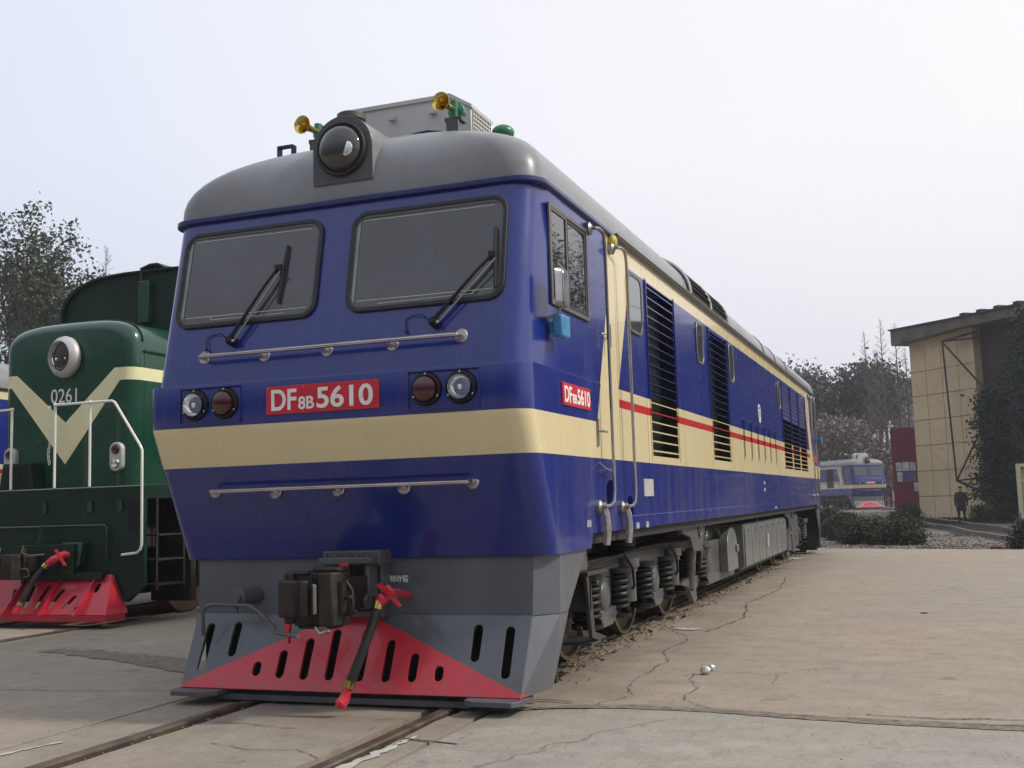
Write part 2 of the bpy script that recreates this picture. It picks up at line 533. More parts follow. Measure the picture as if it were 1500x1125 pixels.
def rrect(w, h, r, n=6):
    """rounded rectangle points (u,v), counter-clockwise, centred"""
    pts = []
    for cx, cy, a0 in ((w/2-r, h/2-r, 0), (-w/2+r, h/2-r, 90), (-w/2+r, -h/2+r, 180), (w/2-r, -h/2+r, 270)):
        for i in range(n + 1):
            a = R(a0 + 90 * i / n); pts.append((cx + r * math.cos(a), cy + r * math.sin(a)))
    return pts

def text_object(txt, size, mat, parent, origin, X, Y, name='lettering', bold=0.0, xs=1.0, align='CENTER', depth=.002, spacing=1.0):
    cu = bpy.data.curves.new('txt', 'FONT')
    cu.body = txt; cu.size = size; cu.align_x = align; cu.align_y = 'CENTER'
    cu.extrude = depth; cu.offset = bold; cu.space_character = spacing
    t = bpy.data.objects.new('txt', cu); C.objects.link(t)
    bpy.context.view_layer.update()
    me = bpy.data.meshes.new_from_object(t.evaluated_get(bpy.context.evaluated_depsgraph_get()))
    bpy.data.objects.remove(t)
    X = Vector(X); Y = Vector(Y); Z = X.cross(Y)
    mtx = Matrix((X * xs, Y, Z)).transposed().to_4x4()
    mtx.translation = Vector(origin)
    me.transform(mtx)
    me.materials.clear(); me.materials.append(mat)
    me.name = name
    o = bpy.data.objects.new(name, me); C.objects.link(o)
    if parent: o.parent = parent
    return o

def text_fit(txt, x0, x1, z0, z1, off, axis, mat, parent, name='lettering', bold=.006, depth=.002):
    o = text_object(txt, 1.0, mat, parent, (0, 0, 0), (1, 0, 0), (0, 1, 0), name=name, bold=bold * 4, depth=depth)
    vs = o.data.vertices
    ax, bx = min(v.co.x for v in vs), max(v.co.x for v in vs); ay, by = min(v.co.y for v in vs), max(v.co.y for v in vs)
    for v in vs:
        u = x0 + (x1 - x0) * (v.co.x - ax) / (bx - ax); w_ = z0 + (z1 - z0) * (v.co.y - ay) / (by - ay); d = v.co.z
        v.co = Vector((u, off - d, w_)) if axis == 'y' else Vector((off + d, u, w_))
    return o

def boolean_cut(obj, cutter_mb):
    me = cutter_mb.mesh('cut', M['black'], 0)
    c = bpy.data.objects.new('cut', me); C.objects.link(c)
    md = obj.modifiers.new('b', 'BOOLEAN'); md.operation = 'DIFFERENCE'; md.solver = 'EXACT'; md.object = c
    bpy.context.view_layer.update()
    nm = bpy.data.meshes.new_from_object(obj.evaluated_get(bpy.context.evaluated_depsgraph_get()))
    obj.modifiers.clear()
    old = obj.data
    obj.data = nm
    nm.name = old.name
    bpy.data.objects.remove(c)
    nm.shade_smooth(); nm.set_sharp_from_angle(angle=R(30))

def flat_with_holes(name, outline, holes, thick, origin, X, Y, mat, parent):
    cu = bpy.data.curves.new('f', 'CURVE'); cu.dimensions = '2D'; cu.fill_mode = 'BOTH'; cu.extrude = thick / 2
    cu.bevel_depth = .003; cu.bevel_resolution = 1
    for poly in [outline] + holes:
        sp = cu.splines.new('POLY'); sp.points.add(len(poly) - 1); sp.use_cyclic_u = True
        for i, p in enumerate(poly): sp.points[i].co = (p[0], p[1], 0, 1)
    t = bpy.data.objects.new('f', cu); C.objects.link(t)
    bpy.context.view_layer.update()
    me = bpy.data.meshes.new_from_object(t.evaluated_get(bpy.context.evaluated_depsgraph_get()))
    bpy.data.objects.remove(t)
    X = Vector(X); Y = Vector(Y); Z = X.cross(Y)
    mtx = Matrix((X, Y, Z)).transposed().to_4x4(); mtx.translation = Vector(origin)
    me.transform(mtx); me.materials.clear(); me.materials.append(mat); me.name = name
    me.shade_smooth(); me.set_sharp_from_angle(angle=R(35))
    o = bpy.data.objects.new(name, me); C.objects.link(o)
    if parent: o.parent = parent
    return o

# ------------------------------------------------------------------ blue locomotive
HW = 1.448
def yup(z): return .033 + .215 * (z - 2.2)
def ylow(z): return max(0.0, .46 * (1.90 - z))

def plan_ring(z, yf, w, r, yb):
    """half plan from rear y=yb left side, round the nose, to rear right; nose at yf"""
    pts = [(-w, yb, z)]
    for i in range(9):
        a = R(180 + 90 * i / 8)
        pts.append((-w + r + r * math.cos(a), yf + r + r * math.sin(a), z))
    for i in range(9):
        a = R(270 + 90 * i / 8)
        pts.append((w - r + r * math.cos(a), yf + r + r * math.sin(a), z))
    pts.append((w, yb, z))
    return pts

def blue_loco(name, loc, rz, detail, **k):
    L = LL
    root = empty(name, loc, rz, **k)
    # ---- body shell: a full plan ring (nose, side, nose)
    def full(z, yf, w, r, s=0.0):
        a = plan_ring(z, yf, w, r, .9)
        a = [a[0], (-w, yf + .285, z)] + a[1:-1] + [(w, yf + .285, z), a[-1]]
        b = [(-x, L - y, zz) for x, y, zz in a]
        return a + b
    mb = MB()
    rs = [full(z, yf, HW, r) for z, yf, r in
          [(1.08, ylow(1.08) + .0, .15), (1.30, ylow(1.30), .15), (1.632, ylow(1.632), .15), (1.86, .02, .15), (1.905, .004, .15), (2.19, 0.0, .15), (2.205, .006, .15)]]
    up = []
    for z in (2.208, 2.5, 2.8, 3.1, 3.46):
        q = plan_ring(z, yup(z), HW - .034, .17, .9)
        q[0] = (-(HW - .004), yup(z) + .285, z); q[-1] = (HW - .004, yup(z) + .285, z)
        q = [(-(HW - .004), .9, z)] + q + [(HW - .004, .9, z)]
        q[2] = (-(HW - .034), yup(z) + .20, z) if False else q[2]
        up.append(q + [(-x, L - y, zz) for x, y, zz in q])
    mb.rings(rs + up)
    body = mb.build('body', M['livery'], root, smooth=30)
    # lower nose apron of each cab (blue, deeper than the side sill)
    for s in (0, 1):
        a = MB()
        A = []
        for z in (.975, 1.083):
            p = plan_ring(z, ylow(z), HW - .001, .15, 1.28 if z < 1 else 1.34)
            A.append(p if s == 0 else [(-x, L - y, zz) for x, y, zz in p])
        a.rings(A); a.build('nose_apron', M['livery'], root)
    if detail:
        cut = MB()
        X0, X1 = HW - .16, HW + .1
        def louvercut(y0, y1, z0, z1): cut.box(X0, X1, y0, y1, z0, z1)
        louvercut(3.30, 4.44, 1.70, 3.28); louvercut(6.33, 7.52, 1.74, 3.25)
        for i in range(3): louvercut(13.05 + i*1.3, 14.25 + i*1.3, 1.76, 3.22)
        for i in range(6):
            yc = 8.62 + i * .652
            cut.prism([(X0 + .1, yc + u, 2.07 + v_) for u, v_ in rrect(.12, .54, .058, 5)], (.2, 0, 0))
        # lower sill holes by the steps
        cut.prism([(X0 + .08, 1.86 + u, 1.36 + v_) for u, v_ in rrect(.25, .22, .10, 5)], (.25, 0, 0))
        cut.prism([(X0 + .08, 2.44 + u, 1.25 + v_) for u, v_ in rrect(.20, .20, .09, 5)], (.25, 0, 0))
        boolean_cut(body, cut)
    # ---- sill strip
    s = MB()
    for sg in (-1, 1):
        s.box(sg * HW - .0 if sg > 0 else -HW - .007, HW + .007 if sg > 0 else -HW, 2.42, L - 2.42, 1.078, 1.185)
    s.build('sill', M['livery'], root, bevel=.006)
    # ---- roof
    mb = MB()
    rr_ = []
    N = 14
    for i in range(N + 1):
        a = PI / 2 * i / N
        dx = 1.12 * (1 - math.cos(a) ** .9); dy = .62 * (1 - math.cos(a) ** .9)
        z = 3.475 + .565 * math.sin(a) ** .80
        wv = HW - .012 - dx; yf = yup(3.46) - .01 + dy
        r = min(.2 + .55 * dx, wv - .01)
        q = plan_ring(z, yf, wv, r, 1.6)
        rr_.append(q + [(-x, L - y, zz) for x, y, zz in q])
    mb.rings(rr_)
    mb.build('roof', M['roof'], root, smooth=50)
    # gutter
    g = MB()
    q0 = plan_ring(3.445, yup(3.46) - .035, HW + .028, .22, 1.6)
    q1 = plan_ring(3.480, yup(3.46) - .035, HW + .028, .22, 1.6)
    i0 = plan_ring(3.445, yup(3.46) + .02, HW - .03, .18, 1.6)
    fl = lambda q: q + [(-x, L - y, zz) for x, y, zz in q]
    g.ring(fl(q0), fl(i0), (0, 0, .038))
    g.build('gutter', M['navy'], root, bevel=.008)
    g = MB()
    for sg in (-1, 1): g.tube([(sg * (HW + .035), 2.2, 3.47), (sg * (HW + .035), L - 2.2, 3.47)], .02, 6)
    g.build('drip_rail', M['alu_frame'], root)
    # ---- windscreens
    for e in ((0, 1) if not detail else (0,)):
        def F(x, z, off=0):
            n = Vector((0, -1, .215)).normalized()
            p = Vector((x, yup(z), z)) + n * off
            return p if e == 0 else Vector((-p.x, L - p.y, p.z))
        for sg in (-1, 1):
            cx = sg * .693; cz = 2.99
            fr = rrect(1.16, .73, .115, 6); inn = rrect(1.10, .67, .09, 6); inn2 = rrect(1.068, .638, .075, 6)
            f = MB()
            vec = F(0, 3, .022) - F(0, 3, -.004)
            f.ring([F(cx + u, cz + v_, -.004) for u, v_ in fr], [F(cx + u, cz + v_, -.004) for u, v_ in inn], vec)
            fo = f.build('windscreen_frame', M['blackrub'], root, bevel=.006)
            f = MB()
            vec = F(0, 3, .014) - F(0, 3, -.002)
            f.ring([F(cx + u, cz + v_, -.002) for u, v_ in inn], [F(cx + u, cz + v_, -.002) for u, v_ in inn2], vec)
            f.build('glazing_bead', M['greyfr'], fo)
            f = MB()
            f.prism([F(cx + u, cz + v_, .002) for u, v_ in inn], F(0, 3, .008) - F(0, 3, .002))
            wn = f.build('windscreen', M['wglass'], root, smooth=0)
            if detail:
                f = MB()
                def wire(pts): f.tube([F(x, z, .0105) for x, z in pts], .0022, 4)
                wire([(cx - .50, 3.29), (cx + .48, 3.285)])
                wire([(cx - .50, 2.705), (cx + .50, 2.70)])
                if sg < 0: wire([(cx - .28, 2.70), (cx - .28, 2.678), (cx + .34, 2.675)])
                else: wire([(cx + .36, 2.70), (cx + .36, 2.678), (cx - .33, 2.675)])
                build_each(f, 'heating_wire', M['whitep'], wn)
                f = MB()
                f.box(-.012, .022, -.001, .004, 2.70, 3.28, Matrix.Translation(Vector((cx - .535, 0, 0))))
                for v in f.bm.verts: v.co = F(v.co.x, v.co.z, .010 + v.co.y)
                f.build('blind_edge', M['blind'], wn)
        # ---- marker lights
        for sg in (-1, 1):
            for xo, kind in ((1.008, 'w'), (.765, 'r')):
                x = sg * xo
                Y = lambda y: (y if e == 0 else L - y)
                D = -1 if e == 0 else 1
                x_ = x if e == 0 else -x
                h = MB(); h.lathe((x_, Y(.012), 2.063), (0, D, 0), [(0, .105), (.012, .112), (.026, .105), (.034, .088), (.03, .083)], 28, True, False)
                ho = h.build('marker_light', M['black'], root)
                if kind == 'w':
                    l = MB(); l.lathe((x_, Y(.0), 2.063), (0, D, 0), [(-.02, .012), (-.016, .03), (.0, .055), (.018, .070), (.038, .080)], 28, True, False)
                    l.build('reflector', M['reflector'], ho)
                    l = MB(); l.lathe((x_, Y(.0), 2.063), (0, D, 0), [(.036, .078), (.046, .070), (.054, .045), (.057, .012)], 28)
                    l.build('lens', M['lens'], ho)
                    l = MB(); l.ball((x_, Y(-.016), 2.063), .018, 10, 6); l.build('bulb', M['reflector'], ho)
                else:
                    l = MB(); l.lathe((x_, Y(.0), 2.063), (0, D, 0), [(.02, .082), (.040, .078), (.055, .052), (.060, .012)], 28)
                    l.build('lens', M['redlens'], ho)
                if detail:
                    b = MB()
                    for a in (90, 210, 330):
                        b.ball((x_ + .097 * math.cos(R(a)), Y(-.018), 2.063 + .097 * math.sin(R(a))), .008, 8, 5)
                    build_each(b, 'screw', M['chrome'], ho)
            # recess surround of the lamp pair
            xs = sorted((sg * .635, sg * 1.135))
            if e == 0:
                b = MB()
                b.box(xs[0], xs[1], -.016, .006, 2.174, 2.184); b.box(xs[0], xs[1], -.022, .012, 1.928, 1.938)
                b.box(xs[0], xs[0] + .006, -.010, .006, 1.94, 2.172); b.box(xs[1] - .006, xs[1], -.010, .006, 1.94, 2.172)
                b.build('lamp_surround', M['livery'], root, bevel=.003)
        # ---- grab rails
        for z, ys, off, fan in ((2.402, yup(2.402), .075, 5), (1.462, ylow(1.462), .075, 5)):
            Y = lambda y: (y if e == 0 else L - y)
            t = MB()
            pts = [(-.975, Y(ys + .0), z)] + [(-.975 + .05 * math.sin(R(a)), Y(ys - off + .05 - .05 * (1 - math.cos(R(a)))), z) for a in ()] 
            pts = [(-.985, Y(ys), z), (-.985, Y(ys - off + .03), z), (-.975, Y(ys - off + .01), z), (-.955, Y(ys - off), z),
                   (.955, Y(ys - off), z), (.975, Y(ys - off + .01), z), (.985, Y(ys - off + .03), z), (.985, Y(ys), z)]
            t.tube(pts, .0155, 10)
            gr = t.build('grab_rail', M['chrome'], root)
            if detail:
                for i in range(5):
                    x = -.985 + i * .4925
                    d = MB(); d.lathe((x, ys + .008, z - (.02 if 0 < i < 4 else 0)), (0, -1, .1), [(0, .047), (.012, .047), (.018, .041)], 24)
                    if 0 < i < 4: d.tube([(x, ys, z - .022), (x, ys - off + .02, z - .02), (x, ys - off, z)], .011, 8)
                    d.build('flange', M['chrome'], gr)
        # plate
        if e == 0:
            p = MB(); p.box(-.428, .428, -.010, .004, 1.962, 2.152)
            pl = p.build('number_plate', M['sign_red'], root, bevel=.002)
            if detail:
                for txt, x0, x1, z0, z1 in (('DF', -.385, -.19, 1.985, 2.128), ('8B', -.175, -.055, 1.985, 2.072), ('5610', -.035, .385, 1.985, 2.128)):
                    text_fit(txt, x0, x1, z0, z1, -.012, 'y', M['letter'], pl, bold=.005)
                b = MB()
                for x in (-.41, -.137, .137, .41):
                    for z in (1.975, 2.139): b.ball((x, -.011, z), .006, 8, 5)
                build_each(b, 'screw', M['steel'], pl)
            else:
                p = MB()
                for i in range(6): p.box(-.34 + i*.12, -.27 + i*.12, -.014, -.010, 2.0, 2.11)
                p.build('lettering', M['letter'], pl)
    # ---- nose skirt and plow (front end, and rear end)
    for e in (0, 1):
        def T(x, y, z): return Vector((x, y, z)) if e == 0 else Vector((-x, L - y, z))
        mb = MB()
        # upper apron: thin shell front + chamfer + side
        def sk(zt, zb, yt, yb, wt, wb, cht, chb, st, sb, yst, ysb):
            # inner thickness .02
            top = [(-st, yst, zt), (-st, cht, zt), (-wt, yt, zt), (wt, yt, zt), (st, cht, zt), (st, yst, zt)]
            bot = [(-sb, ysb, zb), (-sb, chb, zb), (-wb, yb, zb), (wb, yb, zb), (sb, chb, zb), (sb, ysb, zb)]
            ins = lambda q: [(x * .98, y + .025, z) for x, y, z in q]
            T_ = [mb.bm.verts.new(T(*p)) for p in top]; B_ = [mb.bm.verts.new(T(*p)) for p in bot]
            T2 = [mb.bm.verts.new(T(*p)) for p in ins(top)]; B2 = [mb.bm.verts.new(T(*p)) for p in ins(bot)]
            for i in range(5):
                mb.face([T_[i], T_[i+1], B_[i+1], B_[i]]); mb.face([T2[i+1], T2[i], B2[i], B2[i+1]])
                mb.face([B_[i], B_[i+1], B2[i+1], B2[i]]); mb.face([T_[i+1], T_[i], T2[i], T2[i+1]])
            mb.face([T_[0], B_[0], B2[0], T2[0]]); mb.face([T_[5], T2[5], B2[5], B_[5]])
        sk(.974, .585, .455, .432, 1.30, 1.285, .62, .60, 1.425, 1.42, 1.24, .78)
        mb.build('apron', M['plow'], root, bevel=.004)
        if detail or e == 0:
            # lower plow face with slots
            zt, zb, yt, yb = .583, .10, .430, .205
            hgt = math.hypot(zt - zb, yt - yb)
            X = (T(1, 0, 0) - T(0, 0, 0)); Yv = (T(0, yt, zt) - T(0, yb, zb)).normalized()
            k_ = hgt / (zt - zb)
            outline = [(-1.27, 0), (1.27, 0), (1.285, hgt), (-1.285, hgt)]
            holes = []
            for sg in (-1, 1):
                for x, z0, z1 in ((.115, .165, .49), (.31, .165, .43), (.50, .17, .35), (.69, .18, .275), (.925, .30, .53), (1.15, .205, .52)):
                    a, b = (z0 - zb) * k_, (z1 - zb) * k_
                    wd = .070
                    holes.append([(sg * x + u, (a + b) / 2 + v_) for u, v_ in rrect(wd, b - a, wd / 2 - .0005, 6)][::-1])
            pw = flat_with_holes('plow', outline, holes, .016, T(0, yb, zb), X, Yv, M['plow'], root)
            # side chamfer sheets of the plow
            mb = MB()
            for sg in (-1, 1):
                o1 = [T(sg*1.285, .432, .583), T(sg*1.42, .60, .583), T(sg*1.385, .47, .12), T(sg*1.27, .205, .10)]
                o2 = [T(sg*1.42, .60, .583), T(sg*1.42, .78, .583), T(sg*1.39, .50, .135), T(sg*1.385, .47, .12)]
                for o_ in (o1, o2): mb.prism(o_, T(-sg*.015, .012, 0) - T(0, 0, 0))
            build_each(mb, 'plow_cheek', M['plow'], root)
            mb = MB()
            P = lambda x, y, z: T(x, y, z)
            def bar(x0, x1, y0, y1, z0, z1):
                a, b = P(x0, y0, z0), P(x1, y1, z1)
                mb.box(min(a.x, b.x), max(a.x, b.x), min(a.y, b.y), max(a.y, b.y), z0, z1)
            bar(-1.06, .92, .24, .40, .02, .062)
            mb.build('rail_guard', M['guard'], root, bevel=.004)
            for sg in (-1, 1):
                mb = MB()
                pts = [(sg*.92, .12), (sg*1.0, .06), (sg*1.26, .06), (sg*1.30, .12), (sg*1.30, .36), (sg*.92, .36)]
                mb.prism([P(x, y, .065) for x, y in pts], (0, 0, .032))
                mb.build('guard_shoe', M['guard'], root, bevel=.003)
    # ---- wheels
    bog = []
    for y0 in (2.56, L - 2.56 - 3.6):
        for k3 in range(3): bog.append(y0 + 1.8 * k3)
    for y in bog:
        for sg in (-1, 1):
            wmb = MB()
            wmb.lathe((sg * .715, y, .525), (sg, 0, 0), [(-.03, .555), (0, .55), (.012, .53), (.13, .522), (.135, .49), (.105, .47), (.10, .2), (.16, .17), (.17, .08)], 40)
            wo = wmb.build('wheel', M['wheel'], root)
            t = MB(); t.lathe((sg * .722, y, .525), (sg, 0, 0), [(.006, .532), (.132, .5245), (.134, .49)], 48, False, False)
            t.build('tyre', M['tread'], wo)
        a = MB(); a.cyl((-.7, y, .525), (.7, y, .525), .1, n=16); a.box(-.55, .55, y + .1, y + .85, .25, .95)
        a.build('axle_motor', M['dark'], root)
    for y0 in (2.56, L - 2.56 - 3.6):
        fr = MB()
        for sg in (-1, 1):
            xa, xb = sorted((sg * .99, sg * 1.13))
            fr.box(xa, xb, y0 - .75, y0 + 4.3, .66, .84)
            for yy in (y0, y0 + 1.8, y0 + 3.6):
                fr.box(xa, xb, y - 0 if False else yy - .34, yy - .22, .34, .66)
                fr.box(xa, xb, yy + .22, yy + .34, .34, .66)
        fr.box(-1.0, 1.0, y0 - .75, y0 - .6, .5, .84); fr.box(-1.0, 1.0, y0 + .85, y0 + 1.0, .5, .84); fr.box(-1.0, 1.0, y0 + 2.65, y0 + 2.8, .5, .84)
        fo = fr.build('bogie_frame', M['bogie'], root, bevel=.012)
        for sg in ((1, -1) if detail else ()):
            for yy in (y0, y0 + 1.8, y0 + 3.6):
                ab = MB()
                ab.box(*sorted((sg * .98, sg * 1.14)), yy - .16, yy + .16, .40, .67)
                ab.lathe((sg * 1.14, yy, .525), (sg, 0, 0), [(0, .13), (.03, .13), (.045, .10), (.06, .05)], 20)
                # lower wing carrying springs
                ab.prism([(sg * 1.03, yy - .46, .36), (sg * 1.03, yy - .20, .27), (sg * 1.03, yy + .20, .27), (sg * 1.03, yy + .46, .36), (sg * 1.03, yy + .46, .42), (sg * 1.03, yy - .46, .42)], (sg * .14, 0, 0))
                ab.build('axle_box', M['bogielite'], fo, bevel=.01)
                for sp in (-.44, .44):
                    s_ = MB()
                    pts = []
                    turns, nn = 6, 96
                    for i in range(nn):
                        a = 2 * PI * turns * i / nn
                        pts.append((sg * 1.14 + .100 * math.cos(a), yy + sp + .100 * math.sin(a), .36 + .31 * i / nn))
                    s_.tube(pts, .0215, 7)
                    s_.cyl((sg * 1.14, yy + sp, .31), (sg * 1.14, yy + sp, .345), .13, n=20)
                    s_.cyl((sg * 1.14, yy + sp, .69), (sg * 1.14, yy + sp, .73), .135, n=20)
                    s_.cyl((sg * 1.14, yy + sp, .34), (sg * 1.14, yy + sp, .70), .05, n=12)
                    s_.build('coil_spring', M['black'], fo)
                # damper
                d = MB(); d.cyl((sg * 1.16, yy + .74, .42), (sg * 1.16, yy + .74, .68), .085, n=18); d.cyl((sg * 1.16, yy + .74, .72), (sg * 1.16, yy + .74, .80), .12, n=18); d.cyl((sg * 1.16, yy + .74, .68), (sg * 1.16, yy + .74, .72), .10, n=18)
                d.build('damper', M['bogielite'], fo)
                # brake shoe hanger
                b = MB()
                b.prism([(sg * .80, yy + .60, .70), (sg * .80, yy + .70, .70), (sg * .80, yy + .66, .40), (sg * .80, yy + .60, .22), (sg * .80, yy + .54, .25), (sg * .80, yy + .57, .45)], (sg * .10, 0, 0))
                b.prism([(sg * .80, yy - .70, .70), (sg * .80, yy - .60, .70), (sg * .80, yy - .57, .45), (sg * .80, yy - .54, .25), (sg * .80, yy - .60, .22), (sg * .80, yy - .66, .40)], (sg * .10, 0, 0))
                b.build('brake_hanger', M['bogie'], fo, bevel=.006)
            # secondary rubber stacks and brake cylinders
            for yc in (y0 + .9, y0 + 2.7):
                c = MB()
                for i in range(4): c.cyl((sg * 1.08, yc, .85 + i*.045), (sg * 1.08, yc, .885 + i*.045), .13, n=18)
                c.build('rubber_stack', M['black'], fo)
                c = MB(); c.cyl((sg * .90, yc - .05, .60), (sg * .90, yc + .20, .60), .085, n=18)
                c.cyl((sg * .90, yc - .09, .60), (sg * .90, yc - .05, .60), .10, n=18)
                c.cyl((sg * .90, yc + .20, .60), (sg * .90, yc + .34, .58), .025, n=10)
                c.build('brake_cylinder', M['bogielite'], fo)
            # hoses and pipe along the frame
            c = MB()
            c.tube([(sg * 1.2, y0 - .6, .8), (sg * 1.22, y0 + 1, .87), (sg * 1.22, y0 + 3, .86), (sg * 1.2, y0 + 4.1, .8)], .014, 6)
            for yc in (y0 + .45, y0 + 2.25):
                c.tube([(sg * 1.22, yc, .86), (sg * 1.27, yc + .1, .72), (sg * 1.25, yc + .22, .56), (sg * 1.2, yc + .28, .5)], .012, 6)
            c.build('air_pipe', M['black'], fo)
    if detail:
        # sandbox / step frame ahead of the first axle
        for sg in (1, -1):
            c = MB()
            c.box(*sorted((sg * 1.02, sg * 1.34)), 1.52, 2.05, .76, .79)
            c.prism([(sg * 1.33, 1.52, .76), (sg * 1.33, 1.62, .76), (sg * 1.33, 1.70, .34), (sg * 1.33, 2.00, .27), (sg * 1.33, 2.00, .22), (sg * 1.33, 1.62, .30)], (-sg * .03, 0, 0))
            c.prism([(sg * 1.04, 1.52, .76), (sg * 1.04, 1.62, .76), (sg * 1.04, 1.70, .34), (sg * 1.04, 2.00, .27), (sg * 1.04, 2.00, .22), (sg * 1.04, 1.62, .30)], (-sg * .03, 0, 0))
            c.box(*sorted((sg * 1.02, sg * 1.33)), 1.60, 2.00, .245, .265)
            c.box(*sorted((sg * 1.02, sg * 1.33)), 1.58, 1.62, .5, .76)
            c.build('sand_pipe_bracket', M['bogie'], root, bevel=.004)
            c = MB(); c.box(*sorted((sg * .95, sg * 1.28)), 1.30, 1.72, .79, 1.0)
            c.cyl((sg * 1.2, 1.80, .79), (sg * 1.2, 1.80, .98), .055, n=14)
            c.build('sand_box', M['bogielite'], root, bevel=.01)
            c = MB(); c.prism([(sg * 1.10, 1.95, .34), (sg * 1.10, 2.30, .34), (sg * 1.10, 2.34, .20), (sg * 1.10, 2.25, .13), (sg * 1.10, 2.05, .22)], (sg * .04, 0, 0))
            c.tube([(sg * 1.0, 1.7, .5), (sg * .98, 1.9, .3), (sg * .85, 2.02, .12)], .02, 8)
            c.build('sand_nozzle', M['bogielite'], root)
            # body hangers (triangular lugs)
            for yc in (5.45, L - 5.6):
                c = MB()
                c.prism([(sg * 1.33, yc - .72, 1.079), (sg * 1.33, yc + .66, 1.079), (sg * 1.33, yc + .58, .93), (sg * 1.33, yc + .36, .74), (sg * 1.33, yc - .06, .74), (sg * 1.33, yc - .22, .90), (sg * 1.33, yc - .62, .96)], (sg * .03, 0, 0))
                c.lathe((sg * 1.36, yc + .25, .95), (sg, 0, 0), [(0, .07), (.02, .07), (.022, .04), (.005, .035)], 18)
                lg = c.build('jacking_lug', M['bogielite'], root, bevel=.004)
                c = MB(); c.cyl((sg * 1.28, yc + .15, .76), (sg * 1.24, yc + .2, .34), .06, .05, n=12); c.prism([(sg * 1.20, yc - .3, .42), (sg * 1.20, yc + .1, .36), (sg * 1.20, yc + .35, .16), (sg * 1.20, yc + .52, .20), (sg * 1.20, yc + .42, .48)], (sg * .05, 0, 0))
                c.build('traction_rod', M['bogielite'], lg)
    # ---- fuel tank / battery boxes
    t = MB(); t.prism([(-1.24, 9.1, .30), (1.24, 9.1, .30), (1.30, 9.1, .36), (1.30, 9.1, .93), (-1.30, 9.1, .93), (-1.30, 9.1, .36)], (0, 4.7, 0))
    tk = t.build('fuel_tank', M['greylite'], root, bevel=.01)
    if detail:
        c = MB()
        for i in range(7):
            y = 9.12 + i * .67
            c.box(1.301, 1.318, y + .015, y + .645, .35, .90)
            c.box(1.318, 1.332, y + .28, y + .36, .82, .86)
        c.build('battery_door', M['greylite'], tk, bevel=.005)
        c = MB(); c.prism([(-1.22, 9.1, .296), (-.9, 9.1, .12), (.9, 9.1, .12), (1.22, 9.1, .296)], (0, 4.65, 0)); c.build('tank_keel', M['dark'], tk)
        c = MB(); c.box(1.333, 1.35, 11.2, 11.24, .52, .72); c.build('level_gauge', M['white'], tk)
        c = MB(); c.box(1.319, 1.322, 10.3, 10.36, .86, .97); c.build('filler_handle', M['steel'], tk)
        # air reservoirs and cabinet between bogie and tank
        c = MB()
        c.box(.55, 1.18, 6.95, 8.95, .26, .78); c.build('equipment_box', M['grey'], root, bevel=.01)
        c = MB(); c.lathe((.92, 7.15, .80), (0, 1, 0), [(-.08, .05), (-.06, .11), (0, .15), (.03, .16), (1.45, .16), (1.48, .15), (1.54, .11), (1.56, .05)], 32)
        c.build('air_reservoir', M['greylite'], root)
        c = MB(); arc_ = [(1.18, 7.85, .36), (1.18, 8.62, .36)] + [(1.18, 8.235 + .385 * math.cos(R(a)), .62 + .30 * math.sin(R(a))) for a in range(0, 181, 12)]
        c.prism(arc_, (.11, 0, 0)); c.box(1.29, 1.315, 8.45, 8.60, .58, .68); c.build('valve_cover', M['greylite'], root, bevel=.008)
        c = MB()
        for q in range(5):
            c.ball((1.2 + .02 * (q % 2), 6.35 + .12 * q, .86 + .03 * (q % 3)), .045, 10, 6)
            c.tube([(1.2, 6.35 + .12 * q, .84), (1.24, 6.4 + .12 * q, .68), (1.2, 6.5 + .12 * q, .5)], .014, 6)
        c.build('valve_cluster', M['steel'], root)
        for yc, zz in ((14.1, .55), (14.8, .5), (15.3, .6)):
            c = MB(); c.box(1.0, 1.30, yc, yc + .5, zz - .25, zz + .35); c.cyl((1.2, yc + .55, zz), (1.2, yc + .7, zz), .12, n=16)
            c.build('equipment_box', M['grey'], root, bevel=.01)
    # dark floor pan, and dark sheets added behind the plow slots as shade
    c = MB(); c.box(-1.37, 1.37, .62, .66, .13, 1.0); c.box(-1.37, 1.37, L - .66, L - .62, .13, 1.0); c.box(-1.2, 1.2, .45, .62, .12, .14); c.box(-1.40, 1.40, .62, L - .62, 1.0, 1.07); c.box(-.9, .9, 1.0, L - 1.0, .86, 1.0)
    c.build('underframe', M['dark'], root)
    # ---- louvers on the right side (and left for copies)
    blocks = [(3.30, 4.44, 1.70, 3.28), (6.33, 7.52, 1.74, 3.25)] + [(13.05 + i*1.3, 14.25 + i*1.3, 1.76, 3.22) for i in range(3)]
